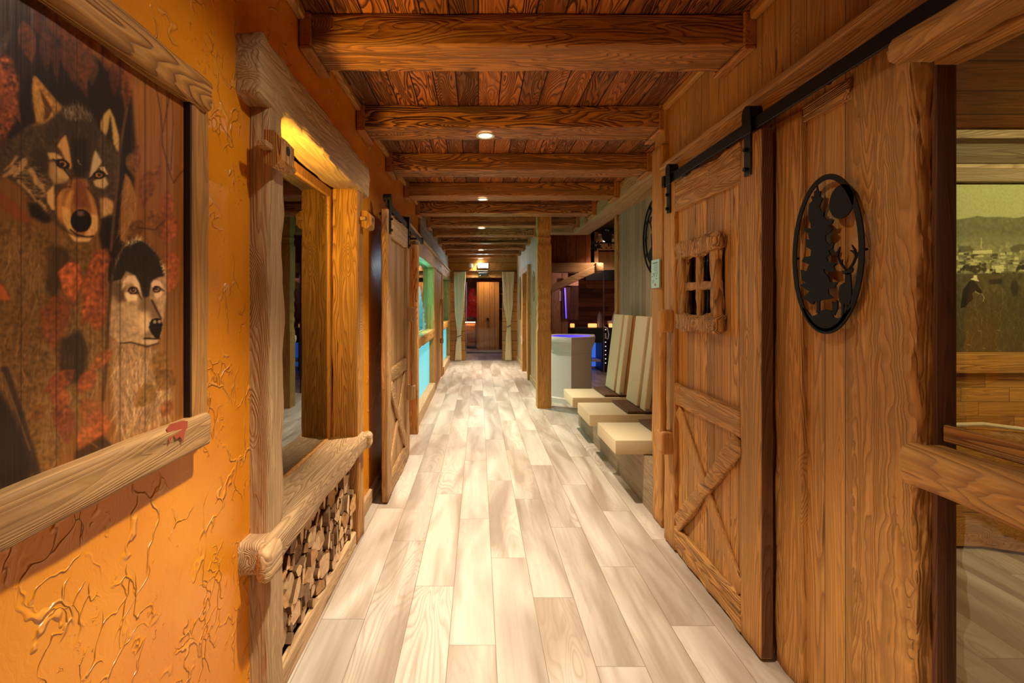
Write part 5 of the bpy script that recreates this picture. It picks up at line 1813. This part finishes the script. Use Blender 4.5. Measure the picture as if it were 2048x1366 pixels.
cv.line(B([(320, 1190), (420, 1180), (470, 1190), (600, 1225), (720, 1190)]), (44, 28, 16), 3, 0.8, 1.5)
cv.fur(B([(250, 900), (500, 850), (620, 1000), (560, 1180), (320, 1190)]), 130, lambda x, y: 1.2, 9, (110, 84, 56), (190, 160, 120), 0.9, 0.45)
cv.line([(222, 560), (216, 650), (212, 730), (206, 800)], (58, 38, 24), 7, 0.7, 3)
cv.line([(228, 640), (220, 740)], (110, 82, 56), 4, 0.6, 3)

# ---- autumn leaves and shadows in the lower part
OR1, OR2 = (150, 50, 24), (116, 66, 30)
cv.fill([(115, 545), (135, 524), (158, 528), (165, 560), (150, 605), (128, 585)], (152, 52, 26), 0.92, 2, 0.1)
cv.fill([(165, 560), (190, 505), (215, 495), (222, 520), (200, 560), (180, 620), (165, 650)], (138, 56, 30), 0.8, 4, 0.15)
cv.fill([(185, 560), (210, 545), (212, 640), (195, 660), (175, 640)], (122, 44, 24), 0.7, 5, 0.15)
cv.fill([(80, 620), (110, 590), (145, 600), (135, 650), (110, 700), (85, 680)], (104, 58, 26), 0.8, 4, 0.1)
cv.fill([(-20, 565), (5, 570), (22, 600), (0, 600)], (150, 56, 24), 0.9, 2)
cv.fill([(120, 680), (160, 660), (175, 690), (170, 760), (140, 770), (118, 740)], (38, 28, 20), 0.8, 7)
cv.fur([(120, 680), (160, 660), (175, 690), (170, 760), (140, 770)], 60, down, 26, (30, 22, 16), (96, 76, 52), 1.6, 0.5)
for (cx, cy, L, w, ang, col) in ((150, 740, 80, 34, 2.5, (120, 46, 26)), (110, 770, 60, 36, 1.2, (132, 60, 30)), (190, 740, 60, 34, 2.2, (138, 68, 30)), (225, 700, 60, 26, 2.4, (140, 80, 34)),
                                 (160, 800, 80, 46, 0.8, (126, 74, 32)), (170, 850, 70, 50, 1.3, (150, 84, 38)), (200, 820, 70, 44, 1.6, (142, 78, 32)), (120, 800, 90, 40, 1.4, (110, 36, 26)),
                                 (330, 700, 60, 40, 1.9, (110, 74, 26)), (345, 740, 52, 44, 2.2, (96, 62, 22)), (310, 770, 60, 40, 2.3, (112, 78, 30)), (340, 800, 40, 26, 2.0, (112, 60, 26)),
                                 (90, 810, 50, 30, 2.4, (112, 70, 32)), (60, 840, 80, 50, 1.6, (104, 74, 36))):
    leafd(cx, cy, L, w, ang, col, 0.85)
cv.fur([(285, 760), (330, 740), (345, 800), (320, 840), (285, 830)], 60, lambda x, y: 2.0, 20, (70, 46, 18), (140, 104, 50), 1.4, 0.5)
cv.fill([(-60, 800), (0, 780), (30, 830), (70, 930), (60, 970), (-60, 1010)], (34, 26, 24), 0.9, 10)
cv.line([(10, 740), (40, 830), (75, 950)], (46, 34, 28), 16, 0.8, 5)
cv.line([(5, 745), (30, 815), (60, 900)], (120, 98, 66), 3, 0.6, 3)
cv.fill([(150, 905), (205, 870), (225, 890), (200, 940), (150, 940)], (40, 28, 18), 0.8, 6)
cv.line([(155, 840), (175, 880), (195, 895)], (120, 82, 46), 2.5, 0.7)
# seams between the boards
for x in (-20, 42, 113, 154, 205, 240, 290, 334):
    cv.line([(x, -20), (x, 1030)], (22, 13, 7), 1.3, 0.75)
g = cv.a
for c in range(3):
    g[..., c] = 0.55 * g[..., c] + 0.45 * Paint.blur(g[..., c], 1)
g[:] = np.clip(g, 0, 1) ** 1.22 * 1.13
g[..., 1] = np.maximum(g[..., 1], g[..., 0] * 0.50)
g[..., 2] = np.maximum(g[..., 2], g[..., 0] * 0.24)
g[:] = np.clip(g, 0, 1)

ptg = thing('wolf_painting', (-0.77, 1.0, 1.45), 'large painting of two grey wolves among autumn leaves on wooden boards, left wall', 'painting')
cols = np.concatenate([np.linspace(-180, -60, 20), np.linspace(-58, 367, 230)])
ys = F * XP / (cols - CX)
zs = np.linspace(1.035, 1.985, 620)
YY, ZZ = np.meshgrid(ys, zs)
gx = np.full(YY.shape, XP)
pxs = CX + F * gx / YY
pys = CY - F * (ZZ - EYE) / YY
rgb = tolin(cv.sample(np.clip(pxs, -58, 398), pys))
pos = np.stack([gx, YY, ZZ], -1)
M_PAINT = paint_mat('painted_boards', (2.4, 2.3, 2.1))
bd = painted_grid('picture', pos, rgb, M_PAINT, ptg)
MB().box(-0.769, XP - 0.001, float(ys.min()), float(ys.max()), 1.03, 1.985).build('backboard', larch('Z', board='Y', bw=0.06), ptg)
m = MB().rough((-0.7525, 1.325, 1.05), (-0.7525, 1.325, 1.96), 0.034, 0.08, r=0.006, amp=0.003, seed=111, step=0.03)
m.build('stile', larch('Z', contrast=1.1), ptg, 50)
m = MB().rough((-0.742, 0.45, 1.955), (-0.742, 1.352, 1.955), 0.055, 0.082, r=0.014, amp=0.007, seed=112, step=0.025)
m.build('top_rail', larch('Y', contrast=1.1, bump=1.1), ptg, 60)
m = MB().rough((-0.744, 0.45, 1.065), (-0.744, 1.345, 1.065), 0.052, 0.086, r=0.01, amp=0.006, seed=113, step=0.025)
m.build('bottom_rail', pale('Y', contrast=1.0), ptg, 60)
MB().box(-0.769, -0.7365, 1.2765, 1.284, 1.06, 1.975).build('gap_shade_strip', plain('gap_shade_dark', (0.03, 0.012, 0.006), 0.7), ptg)  # added strip, its dark colour stands in for shade in the gap
# a painted red leaf runs over the bottom rail
lf = [(333, 850), (340, 841), (352, 838), (364, 834), (375, 835), (374, 848), (369, 858), (366, 877), (359, 866), (352, 872), (346, 864), (338, 880), (335, 864)]
lp = [Vector(atx(x, y + 7, -0.7125)) for x, y in lf]
MB().prism(lp, (0.0008, 0, 0)).build('painted_leaf', plain('red_paint', (0.36, 0.06, 0.025), 0.5), ptg)

# ------------------------------------------------------------------ landscape mural behind the right glass
MY = 2.985
lv = Paint(1850, 340, 420, 400, (150, 150, 104), 1.6, 9)
Q = lv.r
def G(pts):
    return [(1900 + a / 3.595, 340 + b / 3.595) for a, b in pts]
lv.fill([(1840, 330), (2290, 330), (2290, 460), (1840, 460)], (168, 168, 116), 1, 8)
lv.fill(G([(-200, 360), (60, 355), (130, 345), (200, 330), (260, 340), (340, 336), (430, 342), (480, 345), (540, 332), (700, 350), (1400, 330), (1400, 560), (-200, 560)]), (104, 104, 70), 1, 1.5, 0.04)
lv.fill(G([(-200, 470), (1400, 470), (1400, 560), (-200, 560)]), (128, 126, 86), 0.7, 8)
lv.fill(G([(-200, 520), (1400, 520), (1400, 760), (-200, 760)]), (132, 128, 90), 0.9, 4, 0.1)
lv.fill(G([(60, 545), (140, 545), (180, 580), (60, 595)]), (84, 82, 56), 0.8, 2)
lv.fill(G([(430, 560), (480, 535), (560, 530), (700, 560), (700, 600), (440, 590)]), (84, 82, 56), 0.8, 2)
for k in range(220):
    x, y = Q.uniform(-150, 1300), Q.uniform(570, 730)
    w_, h_ = Q.uniform(14, 46), Q.uniform(8, 24)
    v = Q.choice((206, 190, 170, 120, 74, 60))
    lv.fill(G([(x, y), (x + w_, y - 2), (x + w_, y + h_), (x, y + h_)]), (v, v * 0.97, v * 0.70), 0.85, 0.6)
    if v > 160:
        lv.fill(G([(x - 3, y), (x + w_ / 2, y - h_ * 0.6), (x + w_ + 3, y)]), (v * 0.72, v * 0.7, v * 0.5), 0.8, 0.6)
lv.fill(G([(165, 580), (300, 575), (300, 600), (160, 605)]), (212, 206, 150), 0.9, 1)
lv.line(G([(226, 490), (226, 562)]), (206, 200, 146), 1.5, 0.9)
for (x, y, w_, h_) in ((90, 690, 60, 30), (180, 670, 100, 60), (280, 715, 70, 40), (150, 690, 60, 50), (370, 740, 160, 50), (480, 690, 60, 20), (700, 700, 100, 50), (900, 690, 80, 60)):
    for k in range(14):
        lv.ell(1900 + (x + Q.uniform(0, w_)) / 3.595, 340 + (y + Q.uniform(0, h_)) / 3.595, 3, 3, (40, 40, 24), 0.7, 1)
lv.fill(G([(325, 690), (385, 680), (390, 740), (330, 740)]), (214, 206, 150), 0.9, 1)
lv.fill(G([(370, 730), (540, 730), (540, 790), (370, 790)]), (58, 56, 36), 0.6, 2)
for k in range(12):
    lv.line(G([(380 + k * 14, 732), (380 + k * 14, 790)]), (160, 156, 108), 0.8, 0.7)
# field
lv.fill(G([(-200, 745), (1400, 745), (1400, 1400), (-200, 1400)]), (86, 76, 48), 1, 2, 0.08)
lv.fill(G([(-200, 900), (1400, 880), (1400, 1400), (-200, 1400)]), (72, 62, 38), 0.7, 8)
lv.fill(G([(275, 790), (370, 780), (380, 820), (285, 822)]), (36, 32, 20), 0.85, 1.5)
for k in range(1500):
    x, y = Q.uniform(-150, 1300), Q.uniform(880, 1330)
    L = Q.uniform(20, 90)
    c = Q.uniform(56, 150)
    lv.line(G([(x, y), (x + Q.normal() * 8, y - L * 0.5), (x + Q.normal() * 16, y - L)]), (c, c * 0.9, c * 0.58), 0.7, 0.5)
# farm worker with a straw hat
lv.fill(G([(140, 800), (175, 795), (200, 830), (235, 880), (222, 900), (185, 868), (160, 885), (165, 930), (140, 950), (110, 985), (75, 995), (85, 920), (95, 860)]), (20, 17, 10), 1, 0.8)
lv.fill(G([(146, 785), (170, 775), (172, 757), (192, 757), (196, 780), (210, 802), (180, 796)]), (226, 218, 166), 1, 0.7)
lv.line(G([(180, 872), (205, 888), (232, 892), (246, 918), (238, 945)]), (196, 180, 130), 1.2, 0.9)
lv.ell(*G([(465, 850)])[0], 8, 16, (40, 36, 22), 0.8, 3)
for (x, y) in ((335, 1150), (125, 1255), (235, 1280), (350, 1300), (205, 1155)):
    lv.line(G([(x, y), (x + 20, y + 4)]), (190, 180, 130), 1.0, 0.7)
a_ = np.linspace(1905, 2260, 300)
b_ = np.linspace(1.11, 2.11, 420)
xx = (a_ - CX) * MY / F
XX, Z2 = np.meshgrid(xx, b_)
YY2 = np.full(XX.shape, MY)
pos = np.stack([XX, YY2, Z2], -1)
rgb = tolin(lv.sample(CX + F * XX / YY2, CY - F * (Z2 - EYE) / YY2))
mu = thing('landscape_mural', (3.3, 3.0, 1.1), 'yellowed photograph mural of a field worker below hills and a village, right edge', 'mural')
painted_grid('picture', pos, rgb, paint_mat('mural_print', (1.0, 1.0, 1.0), 0.05, 0.6, (1, 1, 1)), mu)
MB().box(float(xx.min()), float(xx.max()), MY + 0.002, 2.999, 1.11, 2.11).build('panel', greyw('X'), mu)
# ------------------------------------------------------------------ light
def spot(loc, energy, color=(1.0, 0.80, 0.55), angle=120, blend=0.9, r=0.035, aim=None):
    l = bpy.data.lights.new('spot', 'SPOT')
    l.energy = energy
    l.color = color
    l.spot_size = math.radians(angle)
    l.spot_blend = blend
    l.shadow_soft_size = r
    o = bpy.data.objects.new('spot', l)
    COL.objects.link(o)
    o.location = loc
    if aim is not None:
        d = Vector(aim) - Vector(loc)
        o.rotation_euler = d.to_track_quat('-Z', 'Y').to_euler()
    return o


def area(loc, aim, sx, sy, energy, color, spread=180):
    l = bpy.data.lights.new('area', 'AREA')
    l.shape = 'RECTANGLE'
    l.size, l.size_y = sx, sy
    l.energy = energy
    l.color = color
    l.spread = math.radians(spread)
    o = bpy.data.objects.new('area', l)
    COL.objects.link(o)
    o.location = loc
    d = Vector(aim) - Vector(loc)
    o.rotation_euler = d.to_track_quat('-Z', 'Y').to_euler()
    return o


def point(loc, energy, color, r=0.06):
    l = bpy.data.lights.new('point', 'POINT')
    l.energy = energy
    l.color = color
    l.shadow_soft_size = r
    o = bpy.data.objects.new('point', l)
    COL.objects.link(o)
    o.location = loc
    return o


WARM = (1.0, 0.87, 0.68)
E = 440.0
for y, k, a in ((1.25, 0.95, 80), (3.275, 1.05, 80), (5.275, 1.0, 82), (7.275, 1.0, 88), (10.27, 1.15, 100), (12.2, 0.2, 120)):
    spot((0.045, y, 2.485), E * k, WARM, a, 1.0)
    spot((0.045, y, 2.484), E * k * 0.05, WARM, 158, 0.5)
for y in (-0.9,):
    spot((0.045, y, 2.6), E * 0.15, WARM, 150, 1.0)
# strip over the niche window
area((-0.745, 1.815, 1.78), (-0.79, 2.6, 2.10), 0.06, 0.34, 22.0, (1.0, 0.60, 0.08))
# teal room
area((-1.9, 7.5, 2.5), (-1.9, 7.5, 0), 1.2, 3.5, 60.0, (0.12, 0.85, 0.80))
point((-1.15, 7.0, 1.6), 70.0, (0.12, 0.85, 0.82))
point((-1.4, 10.6, 1.5), 40.0, (0.14, 0.72, 0.95))
# alcove and lounge
spot((1.2, 4.4, 2.44), 22.0, (1.0, 0.80, 0.62), 130, 0.9)
spot((2.12, 8.3, 2.41), 60.0, (1.0, 0.74, 0.60), 140, 0.9)
spot((2.6, 10.9, 2.5), 25.0, (1.0, 0.62, 0.40), 140, 0.9)
point((2.0, 9.1, 1.85), 9.0, (0.95, 0.6, 0.75))
# sauna
area((0.1, 13.4, 2.40), (0.1, 13.4, 0), 0.6, 0.6, 10.0, (0.72, 0.60, 1.0))
spot((0.2, 14.7, 2.4), 65.0, (1.0, 0.66, 0.40), 140, 0.9)
# room behind the right glass
area((3.3, 1.9, 2.38), (3.3, 2.9, 1.5), 1.0, 0.25, 26.0, (0.95, 0.86, 0.40))
spot((3.0, 1.0, 2.40), 60.0, (1.0, 0.66, 0.36), 160, 0.9)
wd = bpy.data.worlds.new('world')
SC.world = wd
wd.use_nodes = True
bg = wd.node_tree.nodes['Background']
bg.inputs[0].default_value = (1.0, 0.6, 0.3, 1)
bg.inputs[1].default_value = 0.02
vs.exposure = 0.0
